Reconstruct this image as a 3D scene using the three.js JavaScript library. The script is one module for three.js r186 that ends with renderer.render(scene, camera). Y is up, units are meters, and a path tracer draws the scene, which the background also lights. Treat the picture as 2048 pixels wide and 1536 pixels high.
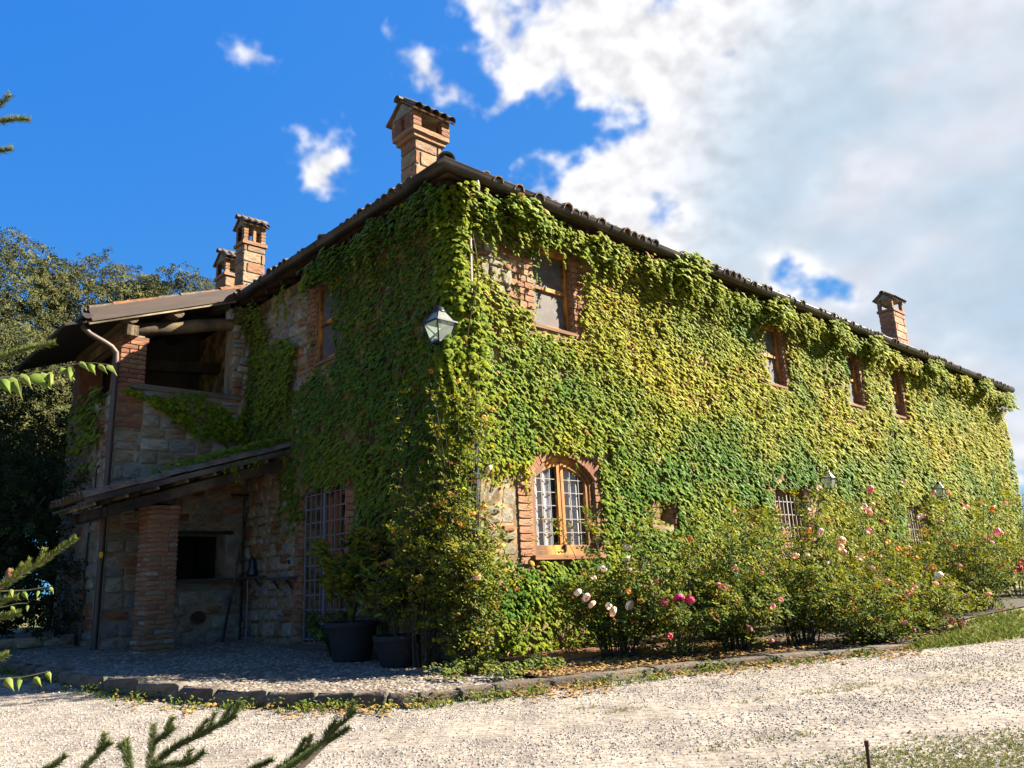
import * as THREE from 'three';
import { mergeGeometries } from 'three/addons/utils/BufferGeometryUtils.js';
import { ImprovedNoise } from 'three/addons/math/ImprovedNoise.js';

// ---------------------------------------------------------------- camera, sky, sun, exposure
const scene = new THREE.Scene();
const camera = new THREE.PerspectiveCamera(52.18, 4 / 3, 0.05, 1500);
camera.position.set(-6.224, 1.029, 7.63);
camera.rotation.set(0.238538, -0.757304, -0.04602, 'YXZ');
scene.add(camera);
const renderer = new THREE.WebGLRenderer({ antialias: true });
renderer.toneMapping = THREE.LinearToneMapping;
const EXPOSURE = 5;
renderer.toneMappingExposure = EXPOSURE;
renderer.shadowMap.enabled = true;
const SUN_AZ = 52 * Math.PI / 180, SUN_EL = 33 * Math.PI / 180;
const sunDir = new THREE.Vector3(Math.sin(SUN_AZ) * Math.cos(SUN_EL), Math.sin(SUN_EL), Math.cos(SUN_AZ) * Math.cos(SUN_EL));
const sun = new THREE.DirectionalLight(new THREE.Color(1, 0.9, 0.74), 5);
sun.position.copy(sunDir).multiplyScalar(60);
sun.castShadow = true; sun.shadow.radius = 1;
sun.shadow.mapSize.set(4096, 4096);
Object.assign(sun.shadow.camera, { left: -30, right: 30, top: 30, bottom: -30, near: 1, far: 140 });
scene.add(sun, sun.target);

// ---------------------------------------------------------------- random numbers and noise
function rng(seed) {
  let s = seed >>> 0;
  return () => { s = (s + 0x6d2b79f5) | 0; let t = Math.imul(s ^ (s >>> 15), 1 | s); t = (t + Math.imul(t ^ (t >>> 7), 61 | t)) ^ t; return ((t ^ (t >>> 14)) >>> 0) / 4294967296; };
}
const perlin = new ImprovedNoise();
const nz = (x, y, z = 0) => perlin.noise(x + 100.13, y + 57.7, z + 31.9);
function fbm(x, y, z = 0, oct = 4) { let a = 0, f = 1, g = 0.5; for (let i = 0; i < oct; i++) { a += g * nz(x * f, y * f, z * f + i * 7.3); f *= 2.03; g *= 0.5; } return a; }
const clamp = (x, a = 0, b = 1) => Math.min(b, Math.max(a, x));
const smooth = (a, b, x) => { const t = clamp((x - a) / (b - a)); return t * t * (3 - 2 * t); };
const lerp = (a, b, t) => a + (b - a) * t;
const V = (x, y, z) => new THREE.Vector3(x, y, z);

// ---------------------------------------------------------------- sky: air and clouds by direction
{
  const W = 3072, H = 1536, d = new Float32Array(W * H * 4);
  // clouds: azimuth (from -z towards +x), elevation, radius in degrees, weight
  const R = Math.PI / 180, unit = ([a, e, r, w]) => [Math.sin(a * R) * Math.cos(e * R), Math.sin(e * R), -Math.cos(a * R) * Math.cos(e * R), Math.cos(Math.min(170, r * 2.6) * R), r * R, w];
  const banks = [[51, 38, 4.2, 0.9], [55, 35.5, 3.6, 1.0], [61, 37, 4.6, 1.0], [67, 37, 5, 1.0], [62, 32, 3.4, 0.9], [60.5, 29, 3.2, 0.9], [56.5, 28.2, 2.6, 0.75], [53, 27.4, 2.6, 0.8], [50, 27, 2.6, 0.8], [53.5, 25.2, 2.0, 0.6],
    [63, 25.5, 4.2, 1.0], [60, 22.2, 2.6, 0.75], [66, 19, 5.5, 1.0], [59, 24.2, 3.4, 0.8], [55, 26, 3.4, 0.8], [51.5, 25.5, 3, 0.7], [72, 11, 6, 0.9], [71, 28, 8.5, 1.2], [79, 26, 10, 1.2], [73, 19, 7.5, 1.1], [82, 15, 9, 1.1], [77, 34, 8, 1.1], [88, 30, 12, 1.2], [95, 20, 10, 1.0], [86, 42, 10, 1.0], [76.4, 8.8, 2.2, 0.9], [83, 8, 4, 0.9], [51.4, 33, 1.5, 0.5],
    [45.8, 35.5, 1.8, 0.9], [44.6, 34.4, 1.0, 0.5], [43.6, 39, 1.5, 0.75], [29.7, 29.8, 1.4, 0.85], [28.4, 28.8, 0.9, 0.55], [31, 30.0, 0.8, 0.5], [36.6, 36.0, 1.2, 0.8], [37.5, 34.8, 1.1, 0.55], [39.2, 34.2, 0.9, 0.42], [23.9, 35.2, 1.1, 0.40], [43.2, 33.3, 0.6, 0.4], [48, 33.6, 0.8, 0.35],
    [-60, 30, 9, 0.9], [-75, 18, 7, 0.9], [130, 34, 12, 1.0], [150, 16, 8, 1.0], [190, 38, 10, 0.9], [235, 22, 9, 1.0], [262, 40, 8, 0.8], [110, 62, 11, 1.0], [20, 66, 6, 0.6], [300, 58, 8, 0.7]].map(unit);
  const holes = [[55.9, 24.7, 1.5, 0.8], [64.6, 19.2, 1.6, 1.0], [67.2, 17.4, 1.5, 0.9], [57.5, 38.6, 1.4, 0.6], [62.2, 34.6, 1.3, 0.5], [50, 31.6, 2.2, 0.7], [54.5, 31.8, 1.8, 0.5]].map(unit);
  const sum = (list, x, y, z) => { let s = 0; for (const b of list) { const c = b[0] * x + b[1] * y + b[2] * z; if (c > b[3]) s += b[5] * Math.exp(-1.8 * (1 - c) / (b[4] * b[4])); } return s; };
  function skyAt(x, y, z) { // colour as seen
    const h = Math.pow(1 - clamp(y), 3.5);
    let r = lerp(0.014, 0.16, h), g = lerp(0.205, 0.54, h), b = lerp(0.80, 0.94, h);
    const sunward = Math.pow(clamp(0.5 + 0.5 * (x * sunDir.x + y * sunDir.y + z * sunDir.z)), 2);
    r += 0.07 * sunward; g += 0.12 * sunward; b += 0.04 * sunward;
    if (y < -0.02) return [r, g, b];
    const a1 = 0.040 * fbm(x * 11, y * 11, z * 11, 5), a2 = 0.040 * fbm(x * 11 + 40, y * 11 + 9, z * 11, 5), a3 = 0.04 * fbm(x * 11 + 80, y * 11, z * 11 + 20, 5);
    let wx = x + a1, wy = y + a2, wz = z + a3; const wl = Math.hypot(wx, wy, wz); wx /= wl; wy /= wl; wz /= wl; const hs = sum(holes, wx, wy, wz);
    const cover = Math.min(1.3, sum(banks, wx, wy, wz)) - hs * 0.95;
    if (cover < 0.02) return [r, g, b];
    const f = fbm(x * 26 + 3, y * 34, z * 26, 6), f2 = fbm(x * 70 + 9, y * 84, z * 70, 4), core = smooth(0.6, 1.1, cover);
    const den = cover + (f * 0.85 + f2 * 0.4) * (1 - 0.7 * core);
    const al = Math.pow(smooth(0.10, 0.98, den), 1.25);
    const lx = fbm(x * 26 + 3 - sunDir.x * 0.25, y * 34 - 0.35, z * 26 - sunDir.z * 0.25, 5) - f; // density falls off towards the light: a lit flank
    const q = x * 0.895 + y * 0.36 - z * 0.26, deep = smooth(0.935, 0.992, q) * smooth(0.45, 1.15, cover + fbm(x * 5, y * 7, z * 5, 4) * 0.9);
    const lit = clamp(0.98 - 0.42 * lx + 0.12 * f, 0.7, 1.1), soft = 1 + 0.12 * f;
    const pw = smooth(-0.2, 0.3, fbm(x * 4 + 7, y * 7, z * 4, 4)), dr = lerp(0.54, 0.77, pw), dg = lerp(0.68, 0.80, pw), db = lerp(0.82, 0.89, pw);
    r = lerp(r, lerp(lit, dr * soft, deep), al); g = lerp(g, lerp(lit * 1.0, dg * soft, deep), al); b = lerp(b, lerp(lit * 1.03, db * soft, deep), al);
    return [r, g, b];
  }
  for (let j = 0; j < H; j++) {
    const e = ((j + 0.5) / H - 0.5) * Math.PI, y = Math.sin(e), ce = Math.cos(e);
    for (let i = 0; i < W; i++) {
      const a = ((i + 0.5) / W - 0.5) * 2 * Math.PI, c = skyAt(Math.cos(a) * ce, y, Math.sin(a) * ce), k = (j * W + i) * 4;
      d[k] = c[0] / EXPOSURE; d[k + 1] = c[1] / EXPOSURE; d[k + 2] = c[2] / EXPOSURE; d[k + 3] = 1;
    }
  }
  const sky = new THREE.DataTexture(d, W, H, THREE.RGBAFormat, THREE.FloatType);
  sky.mapping = THREE.EquirectangularReflectionMapping;
  sky.magFilter = sky.minFilter = THREE.LinearFilter; sky.needsUpdate = true;
  scene.background = sky; scene.environment = sky;
}

// ---------------------------------------------------------------- textures (grain only) and materials
function tileNoise(n, seed) { // periodic value noise, several octaves
  const r = rng(seed), out = new Float32Array(n * n);
  for (let f = 4, g = 1; f <= n / 2; f *= 2, g *= 0.62) {
    const lat = Array.from({ length: f * f }, () => r() - 0.5);
    for (let y = 0; y < n; y++) for (let x = 0; x < n; x++) {
      const u = x / n * f, v = y / n * f, i = Math.floor(u), j = Math.floor(v), a = smooth(0, 1, u - i), b = smooth(0, 1, v - j);
      const L = (p, q) => lat[(q % f) * f + (p % f)];
      out[y * n + x] += g * lerp(lerp(L(i, j), L(i + 1, j), a), lerp(L(i, j + 1), L(i + 1, j + 1), a), b);
    }
  }
  return out;
}
function tex(n, paint, srgb = true) {
  const d = new Uint8Array(n * n * 4);
  for (let y = 0; y < n; y++) for (let x = 0; x < n; x++) {
    const c = paint(x, y), k = (y * n + x) * 4;
    d[k] = clamp(c[0]) * 255; d[k + 1] = clamp(c[1]) * 255; d[k + 2] = clamp(c[2]) * 255; d[k + 3] = 255;
  }
  const t = new THREE.DataTexture(d, n, n); t.wrapS = t.wrapT = THREE.RepeatWrapping; t.magFilter = THREE.LinearFilter; t.minFilter = THREE.LinearMipmapLinearFilter; t.generateMipmaps = true;
  if (srgb) t.colorSpace = THREE.SRGBColorSpace; t.needsUpdate = true; return t;
}
const N1 = tileNoise(256, 11), N2 = tileNoise(256, 23), N3 = tileNoise(512, 37);
const grain = tex(256, (x, y) => { const v = 0.80 + N1[y * 256 + x] * 0.28, w = N2[y * 256 + x] * 0.10; return [v + w, v, v - w]; });
const grainBump = tex(256, (x, y) => { const v = 0.5 + N1[y * 256 + x] * 0.5; return [v, v, v]; }, false);
const woodTex = tex(256, (x, y) => { const v = 0.78 + N2[(y >> 4) * 256 + x] * 0.5 + N1[y * 256 + x] * 0.08; return [v, v, v]; });
function mat(color, o = {}) {
  const { rep, ...rest } = o;
  const m = new THREE.MeshStandardMaterial({ color: Array.isArray(color) ? new THREE.Color().setRGB(...color.map((c) => c * 0.56)) : new THREE.Color(color), roughness: 0.9, map: grain, bumpMap: grainBump, bumpScale: 0.006, ...rest });
  if (rep) for (const k of ['map', 'bumpMap']) if (m[k]) { m[k] = m[k].clone(); m[k].repeat.set(rep, rep); m[k].needsUpdate = true; }
  return m;
}
const wallTex = tex(512, (x, y) => { // old lime mortar with rubble showing through
  const a = N3[y * 512 + x], b = N2[(y & 255) * 256 + (x & 255)], t = smooth(-0.1, 0.35, a + b * 0.4);
  return [lerp(0.40, 0.52, t) + b * 0.14, lerp(0.33, 0.43, t) + b * 0.13, lerp(0.22, 0.30, t) + b * 0.10];
});
const M = {
  wall: new THREE.MeshStandardMaterial({ map: wallTex, roughness: 0.95, bumpMap: grainBump, bumpScale: 0.02 }),
  mortar: mat([0.58, 0.46, 0.31], { bumpScale: 0.02 }), plaster: mat([0.52, 0.44, 0.31], { bumpScale: 0.012 }), soot: mat([0.05, 0.035, 0.02]),
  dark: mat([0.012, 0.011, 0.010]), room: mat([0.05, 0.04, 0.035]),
  gutter: new THREE.MeshStandardMaterial({ color: new THREE.Color().setRGB(0.055, 0.045, 0.042), roughness: 0.42, metalness: 0.5, map: grain }),
  pipe: new THREE.MeshStandardMaterial({ color: new THREE.Color().setRGB(0.10, 0.066, 0.050), roughness: 0.5, metalness: 0.4, map: grain }),
  pipeDark: new THREE.MeshStandardMaterial({ color: new THREE.Color().setRGB(0.045, 0.045, 0.052), roughness: 0.45, metalness: 0.4, map: grain }),
  iron: new THREE.MeshStandardMaterial({ color: new THREE.Color().setRGB(0.34, 0.33, 0.35), roughness: 0.5, metalness: 0.5, map: grain }),
  ironDark: new THREE.MeshStandardMaterial({ color: new THREE.Color().setRGB(0.04, 0.042, 0.05), roughness: 0.35, metalness: 0.5, map: grain }),
  whiteIron: mat([0.6, 0.56, 0.5], { bumpMap: null, roughness: 0.6 }), rust: mat([0.16, 0.06, 0.03]),
  frame: mat([0.95, 0.36, 0.03], { map: woodTex, roughness: 0.75, bumpScale: 0.002 }), door: mat([0.62, 0.22, 0.06], { map: woodTex, roughness: 0.6 }),
  shutter: mat([0.17, 0.135, 0.12], { roughness: 0.75, bumpScale: 0.002 }), curtain: mat([0.66, 0.63, 0.64], { bumpScale: 0.004 }),
  pane: new THREE.MeshPhysicalMaterial({ color: 0xffffff, roughness: 0.12, transmission: 1, thickness: 0, ior: 1.45, specularIntensity: 0.5 }),
  lampGlass: new THREE.MeshPhysicalMaterial({ color: new THREE.Color().setRGB(0.46, 0.52, 0.47), roughness: 0.35, transmission: 0.8, thickness: 0, ior: 1.5 }),
  came: mat([0.5, 0.44, 0.38], { bumpMap: null, roughness: 0.6 }),
  beam: mat([0.30, 0.20, 0.10], { map: woodTex, bumpScale: 0.015 }), beamDark: mat([0.075, 0.05, 0.032], { map: woodTex }), plank: mat([0.20, 0.16, 0.125], { map: woodTex }), batten: mat([0.50, 0.38, 0.22], { map: woodTex }), paleWood: mat([0.62, 0.47, 0.27], { map: woodTex }),
  fascia: new THREE.MeshStandardMaterial({ color: new THREE.Color().setRGB(0.052, 0.027, 0.019), roughness: 0.75, metalness: 0.0, map: grain }),
  bark: mat([0.10, 0.075, 0.05], { bumpScale: 0.02 }), stem: mat([0.12, 0.085, 0.05]), greenStem: mat([0.10, 0.11, 0.04]), brownStem: mat([0.14, 0.07, 0.035]),
  pot: mat([0.03, 0.026, 0.024], { roughness: 0.85, bumpScale: 0.015 }), soil: mat([0.085, 0.05, 0.030], { bumpScale: 0.03 }), white: mat([0.78, 0.78, 0.76], { bumpMap: null }),
  cream: mat([0.55, 0.50, 0.40]), toolWood: mat([0.26, 0.16, 0.09], { map: woodTex }), slate: mat([0.13, 0.11, 0.095]),
};
const tints = (list, o) => list.map((c) => mat(c, o));
const STONES = tints([[0.58, 0.49, 0.36], [0.64, 0.55, 0.42], [0.50, 0.43, 0.34], [0.70, 0.60, 0.44], [0.55, 0.40, 0.24], [0.45, 0.40, 0.34], [0.60, 0.42, 0.23]], { bumpScale: 0.014 });
const PALE = tints([[0.44, 0.37, 0.25], [0.50, 0.43, 0.31], [0.38, 0.31, 0.20]], { bumpScale: 0.016 });
const BRICKS = tints([[0.50, 0.20, 0.09], [0.57, 0.25, 0.115], [0.42, 0.165, 0.085], [0.60, 0.29, 0.145], [0.50, 0.26, 0.13]], { bumpScale: 0.006 });
const BLOCKS = tints([[0.66, 0.32, 0.155], [0.72, 0.39, 0.205], [0.58, 0.265, 0.13], [0.68, 0.45, 0.27], [0.52, 0.31, 0.185]], { bumpScale: 0.02 });
const TILES = tints([[0.26, 0.185, 0.135], [0.32, 0.22, 0.155], [0.22, 0.17, 0.135], [0.36, 0.21, 0.13], [0.29, 0.235, 0.18]], { bumpScale: 0.02 });
const TERRA = tints([[0.44, 0.17, 0.06], [0.50, 0.21, 0.08], [0.40, 0.19, 0.09]], { bumpScale: 0.008 });
const KERBS = tints([[0.27, 0.195, 0.13], [0.33, 0.25, 0.17], [0.22, 0.155, 0.105]], { bumpScale: 0.03 });

// ---------------------------------------------------------------- building blocks
const taken = {};
function numbered(n) { const k = taken[n] = (taken[n] ?? -1) + 1; return k ? n + '_' + String(k).padStart(3, '0') : n; }
function mesh(name, geo, m, parent, at, rot, scale) {
  const o = new THREE.Mesh(geo, m); o.name = name; o.castShadow = o.receiveShadow = true;
  if (at) o.position.set(...at); if (rot) o.rotation.set(...rot); if (scale) o.scale.set(...scale);
  parent.add(o); return o;
}
function group(name, parent, at, rotY = 0) { const g = new THREE.Group(); g.name = name; if (at) g.position.set(...at); g.rotation.y = rotY; parent.add(g); return g; }
function thing(name, label, category, at = [0, 0, 0], rotY = 0, grp) {
  const g = group(numbered(name), scene, at, rotY); g.userData = { label, category }; if (grp) g.userData.group = grp; return g;
}
function structure(name, geo, m, label) { const o = mesh(numbered(name), geo, m, scene); o.userData.kind = 'structure'; if (label) o.userData.label = label; return o; }
const box = (w, h, d, x = 0, y = 0, z = 0) => new THREE.BoxGeometry(w, h, d).translate(x, y, z);
function bar(a, b, w, h = w) { // box beam from a to b
  const p = V(...a), q = V(...b), g = new THREE.BoxGeometry(w, h, p.distanceTo(q));
  const m = new THREE.Matrix4().lookAt(p, q, Math.abs(p.y - q.y) > 0.98 * p.distanceTo(q) ? V(1, 0, 0) : V(0, 1, 0)); m.setPosition(p.add(q).multiplyScalar(0.5)); return g.applyMatrix4(m);
}
function tube(pts, r, seg = 8, rad = 7) { return new THREE.TubeGeometry(new THREE.CatmullRomCurve3(pts.map((p) => V(...p))), seg, r, rad); }
function taper(pts, r0, r1, seg = 8, rad = 6) { // a tube that thins to its end
  const g = tube(pts, 1, seg, rad), c = new THREE.CatmullRomCurve3(pts.map((p) => V(...p))), p = g.attributes.position, n = rad + 1;
  for (let i = 0; i <= seg; i++) { const o = c.getPointAt(i / seg), r = lerp(r0, r1, i / seg); for (let j = 0; j < n; j++) { const k = i * n + j; p.setXYZ(k, o.x + (p.getX(k) - o.x) * r, o.y + (p.getY(k) - o.y) * r, o.z + (p.getZ(k) - o.z) * r); } }
  return g;
}
function roughBlock(seed, jitter, bevel) { // a unit block seen from +z: bevelled, uneven front; 1 x 1 x 1 about its middle
  const r = rng(seed), n = 3, P = [], I = [], UV = [], us = [-0.5, -0.5 + bevel, 0.5 - bevel, 0.5], idx = [];
  const pad = Array.from({ length: 16 }, () => [(r() - 0.5) * jitter, (r() - 0.5) * jitter, (r() - 0.5) * jitter]);
  for (let j = 0; j < 4; j++) for (let i = 0; i < 4; i++) {
    const edge = i === 0 || j === 0 || i === 3 || j === 3, corner = (i === 0 || i === 3) && (j === 0 || j === 3), k = pad[j * 4 + i], s = corner ? 1 - bevel * 0.7 : 1;
    idx.push(P.length / 3); P.push(us[i] * s + (edge ? k[0] * 0.6 : k[0]), us[j] * s + (edge ? k[1] * 0.6 : k[1]), edge ? 0.5 - bevel * 2.2 : 0.5 + k[2] * 1.5); UV.push(us[i] + 0.5, us[j] + 0.5);
  }
  for (let j = 0; j < n; j++) for (let i = 0; i < n; i++) { const a = j * 4 + i; I.push(a, a + 1, a + 5, a, a + 5, a + 4); }
  const rim = [0, 1, 2, 3, 7, 11, 15, 14, 13, 12, 8, 4], start = P.length / 3;
  for (const k of rim) { P.push(P[k * 3], P[k * 3 + 1], P[k * 3 + 2], P[k * 3], P[k * 3 + 1], -0.5); UV.push(UV[k * 2], UV[k * 2 + 1], UV[k * 2] + 0.2, UV[k * 2 + 1] + 0.2); }
  for (let k = 0; k < 12; k++) { const a = start + k * 2, b = start + ((k + 1) % 12) * 2; I.push(a, a + 1, b + 1, a, b + 1, b); }
  const g = new THREE.BufferGeometry(); g.setAttribute('position', new THREE.Float32BufferAttribute(P, 3)); g.setAttribute('uv', new THREE.Float32BufferAttribute(UV, 2)); g.setIndex(I); g.computeVertexNormals(); return g;
}
const STONE_GEO = [1, 2, 3, 4, 5, 6].map((s) => roughBlock(s * 17, 0.15, 0.085));
const BRICK_GEO = [1, 2, 3, 4].map((s) => roughBlock(s * 31, 0.035, 0.045));
const pick = (list, r) => list[Math.floor(r() * list.length) % list.length];
// a frame on a wall: local x to the right as seen from outside, y up, z out of the wall
const facing = { right: [0], left: [-Math.PI / 2] };
function stones(parent, u0, u1, v0, v1, keep, o = {}) {
  const r = rng(o.seed ?? 5), { hMin = 0.12, hMax = 0.23, lMin = 0.18, lMax = 0.48, z = 0, proud = 0.035, pal = STONES, brickish = 0.1 } = o;
  for (let v = v0; v < v1 - 0.04;) {
    const h = Math.min(lerp(hMin, hMax, r()), v1 - v);
    for (let u = u0 - r() * 0.15; u < u1;) {
      const l = lerp(lMin, lMax, r() * r() + 0.15 * r()), a = Math.max(u, u0), b = Math.min(u + l, u1); u += l;
      const cu = (a + b) / 2, cv = v + h / 2, w = b - a; if (w < 0.07 || !keep(cu, cv, w / 2, h / 2)) continue;
      const isBrick = r() < brickish, d = 0.16 + r() * proud; if (h > 0.17 && w < 0.36 && r() < 0.3) { for (const k of [-1, 1]) mesh('stone', pick(STONE_GEO, r), r() < 0.3 ? pick(BRICKS, r) : pick(pal, r), parent, [cu, cv + k * h / 4, z + d / 2 - 0.15], [0, 0, (r() - 0.5) * 0.08], [w - 0.02 - r() * 0.03, h / 2 - 0.016 - r() * 0.012, d]); continue; }
      mesh('stone', pick(STONE_GEO, r), isBrick ? pick(BRICKS, r) : pick(pal, r), parent, [cu, cv + (r() - 0.5) * 0.02, z + d / 2 - 0.148 - (o.sunk ?? 0)], [0, 0, (r() - 0.5) * 0.09], [w - 0.018 - r() * 0.035, h - 0.016 - r() * 0.032, d]);
    }
    v += h;
  }
}
function bricks(parent, u0, u1, v0, v1, o = {}) { // courses of stretchers and headers
  const r = rng(o.seed ?? 9), { h = 0.075, l = 0.27, z = 0, d = 0.12, pal = BRICKS, gap = 0.012, ragged = 0, keep } = o;
  let k = 0;
  for (let v = v0; v < v1 - h * 0.4; v += h, k++) {
    const a0 = u0 + (ragged < 0 && k % 2 ? -ragged : 0), a1 = u1 - (ragged > 0 && k % 2 ? ragged : 0);
    for (let u = a0 - (k % 2 ? l / 2 : 0); u < a1 - 0.02; u += l) {
      const a = Math.max(u, a0), b = Math.min(u + l, a1); if (b - a < 0.05 || (keep && !keep((a + b) / 2, v + h / 2))) continue;
      mesh('brick', pick(BRICK_GEO, r), pick(pal, r), parent, [(a + b) / 2, v + h / 2, z - d / 2 + 0.012 + r() * 0.014], [0, (r() - 0.5) * 0.03, (r() - 0.5) * 0.02], [b - a - gap, h - gap, d]);
    }
  }
}
function archPath(w, h, rise) { // opening outline from its lower left, segmental head
  const s = new THREE.Path(); s.moveTo(0, 0); s.lineTo(w, 0); s.lineTo(w, h - rise);
  if (rise > 0) { const R = (w * w / 4 + rise * rise) / (2 * rise), cy = h - R, a = Math.asin(w / 2 / R); for (let i = 1; i <= 12; i++) { const t = a - 2 * a * i / 12; s.lineTo(w / 2 + R * Math.sin(t), cy + R * Math.cos(t)); } } else s.lineTo(0, h);
  s.closePath(); return s;
}
const shift = (path, x, y) => { const s = new THREE.Path(); s.setFromPoints(path.getPoints(4).map((p) => new THREE.Vector2(p.x + x, p.y + y))); return s; };
function wallWith(parent, name, outline, holes, depth, m) {
  const s = new THREE.Shape(outline.map(([x, y]) => new THREE.Vector2(x, y))); s.holes = holes;
  return mesh(name, new THREE.ExtrudeGeometry(s, { depth, bevelEnabled: false }).translate(0, 0, -depth), m, parent);
}
function archBricks(parent, w, h, rise, x, y, o = {}) { // voussoirs over a segmental opening
  const r = rng(o.seed ?? 3), R = (w * w / 4 + rise * rise) / (2 * rise), cy = y + h - R, a = Math.asin(w / 2 / R) * 1.04, len = o.len ?? 0.24, n = Math.round(2 * a * (R + len / 2) / 0.085);
  for (let i = 0; i < n; i++) { const t = -a + 2 * a * (i + 0.5) / n; mesh('brick', pick(BRICK_GEO, r), pick(o.pal ?? BRICKS, r), parent, [x + w / 2 + (R + len / 2) * Math.sin(t), cy + (R + len / 2) * Math.cos(t), (o.z ?? 0) - 0.03 + r() * 0.012], [0, 0, -t], [2 * a * (R + len / 2) / n - 0.012, len, 0.1]); }
}
function instanced(name, parent, geo, m, list, stuff = true) { // list of [matrix, color]
  const o = new THREE.InstancedMesh(geo, m, list.length); o.name = name; o.castShadow = o.receiveShadow = true;
  list.forEach(([t, c], i) => { o.setMatrixAt(i, t); if (c) o.setColorAt(i, c); });
  if (stuff) o.userData.kind = 'stuff'; parent.add(o); return o;
}
const Q = new THREE.Quaternion(), S3 = new THREE.Vector3(), UP = V(0, 1, 0);
function placed(p, axisX, axisY, axisZ, s) { const m = new THREE.Matrix4().makeBasis(axisX, axisY, axisZ); if (typeof s === 'number') m.scale(S3.set(s, s, s)); else m.scale(s); return m.setPosition(p); }
function lookOut(n, tip, roll) { // basis whose z is n and whose -y is as near tip as can be
  const z = n.clone().normalize(), y = tip.clone().negate().addScaledVector(z, tip.dot(z)).normalize().applyAxisAngle(z, roll), x = y.clone().cross(z); return [x, y, z];
}
function fan(outline, bow = 0.1) { // a leaf blade from its outline, middle raised
  const P = [0, -0.42, bow], I = [], U = [0.5, 0.5]; for (const [x, y] of outline) { P.push(x, y, -Math.abs(x) * bow * 1.2); U.push(x + 0.5, y + 1); }
  for (let i = 1; i <= outline.length; i++) I.push(0, i, i % outline.length + 1);
  const g = new THREE.BufferGeometry(); g.setAttribute('position', new THREE.Float32BufferAttribute(P, 3)); g.setAttribute('uv', new THREE.Float32BufferAttribute(U, 2)); g.setIndex(I); g.computeVertexNormals(); return g;
}
const IVY_LEAF = fan([[0, 0.02], [-0.2, 0.14], [-0.36, 0.0], [-0.52, -0.42], [-0.27, -0.46], [0, -1], [0.27, -0.46], [0.52, -0.42], [0.36, 0.0], [0.2, 0.14]], 0.16);
const OVAL_LEAF = fan([[0, 0], [-0.24, -0.22], [-0.29, -0.5], [-0.17, -0.8], [0, -1], [0.17, -0.8], [0.29, -0.5], [0.24, -0.22]], 0.12);
const leafMat = (t = 0.32, rough = 0.85) => new THREE.MeshPhysicalMaterial({ color: 0xffffff, roughness: rough, transmission: t, thickness: 0, side: THREE.DoubleSide, specularIntensity: 0.22 });
const LEAF = leafMat(0.4), LEAF_DULL = leafMat(0.25, 0.95);
function spray(n, leaf, len, seed) { // a short twig's worth of leaves in one geometry
  const r = rng(seed), list = [];
  for (let i = 0; i < n; i++) {
    const t = i / (n - 1 || 1), side = i % 2 ? 1 : -1, g = leaf.clone(), s = lerp(0.5, 0.36, t) * (0.8 + 0.4 * r());
    g.scale(s, s, s); g.rotateX(-0.5 + (r() - 0.5) * 1.2); g.rotateZ(i === n - 1 ? 0 : side * (1.0 + r() * 0.5)); g.rotateY((r() - 0.5) * 0.9); g.translate(side * 0.03, -t * len, (r() - 0.5) * 0.12); list.push(g);
  }
  return mergeGeometries(list);
}
const ROSE_SPRAYS = [1, 2, 3].map((s) => spray(5, OVAL_LEAF, 0.8, s * 7)), OAK_SPRAYS = [4, 5].map((s) => spray(7, OVAL_LEAF, 0.9, s * 7));

// ---------------------------------------------------------------- ground, road, terrace, bed
const gy = (x, z) => -0.085 - 0.045 * clamp(-0.6 * (x + 1.3) + 0.8 * (z - 1.2), -3.6, 26);
const ty = (x, z) => -0.025 * z - 0.02 * x;             // terrace surface
function sheet(poly, y, cell = 0.8) { // a polygon laid over a height function, cut into small cells so that it follows it
  const xs = poly.map((p) => p[0]), zs = poly.map((p) => p[1]), inside = (x, z) => { let c = false; for (let i = 0, j = poly.length - 1; i < poly.length; j = i++) { const [a, b] = poly[i], [e, f] = poly[j]; if ((b > z) !== (f > z) && x < (e - a) * (z - b) / (f - b) + a) c = !c; } return c; };
  const shape = new THREE.ShapeGeometry(new THREE.Shape(poly.map(([x, z]) => new THREE.Vector2(x, -z)))), p = shape.attributes.position, uv = [];
  const flat = shape.toNonIndexed().attributes.position, out = [], split = (a, b, c, n) => { const d = [[a, b, c], [b, c, a], [c, a, b]].map((t) => [Math.hypot(t[0][0] - t[1][0], t[0][1] - t[1][1]), t]).sort((u, v) => v[0] - u[0])[0]; if (d[0] < cell || n > 22) { out.push(a, b, c); return; } const [p1, p2, p3] = d[1], m = [(p1[0] + p2[0]) / 2, (p1[1] + p2[1]) / 2]; split(p1, m, p3, n + 1); split(m, p2, p3, n + 1); };
  const at2 = (i) => [flat.getX(i), -flat.getY(i)]; for (let i = 0; i < flat.count; i += 3) split(at2(i), at2(i + 1), at2(i + 2), 0);
  const fin = new THREE.BufferGeometry(), pos = []; for (const [x, z] of out) { pos.push(x, y(x, z), z); uv.push(x, z); }
  fin.setAttribute('position', new THREE.Float32BufferAttribute(pos, 3)); fin.setAttribute('uv', new THREE.Float32BufferAttribute(uv, 2)); fin.computeVertexNormals(); fin.userData = { inside, xs, zs }; return fin;
  shape.setAttribute('uv', new THREE.Float32BufferAttribute(uv, 2)); shape.computeVertexNormals(); shape.userData = { inside, xs, zs }; return shape;
}
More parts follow.
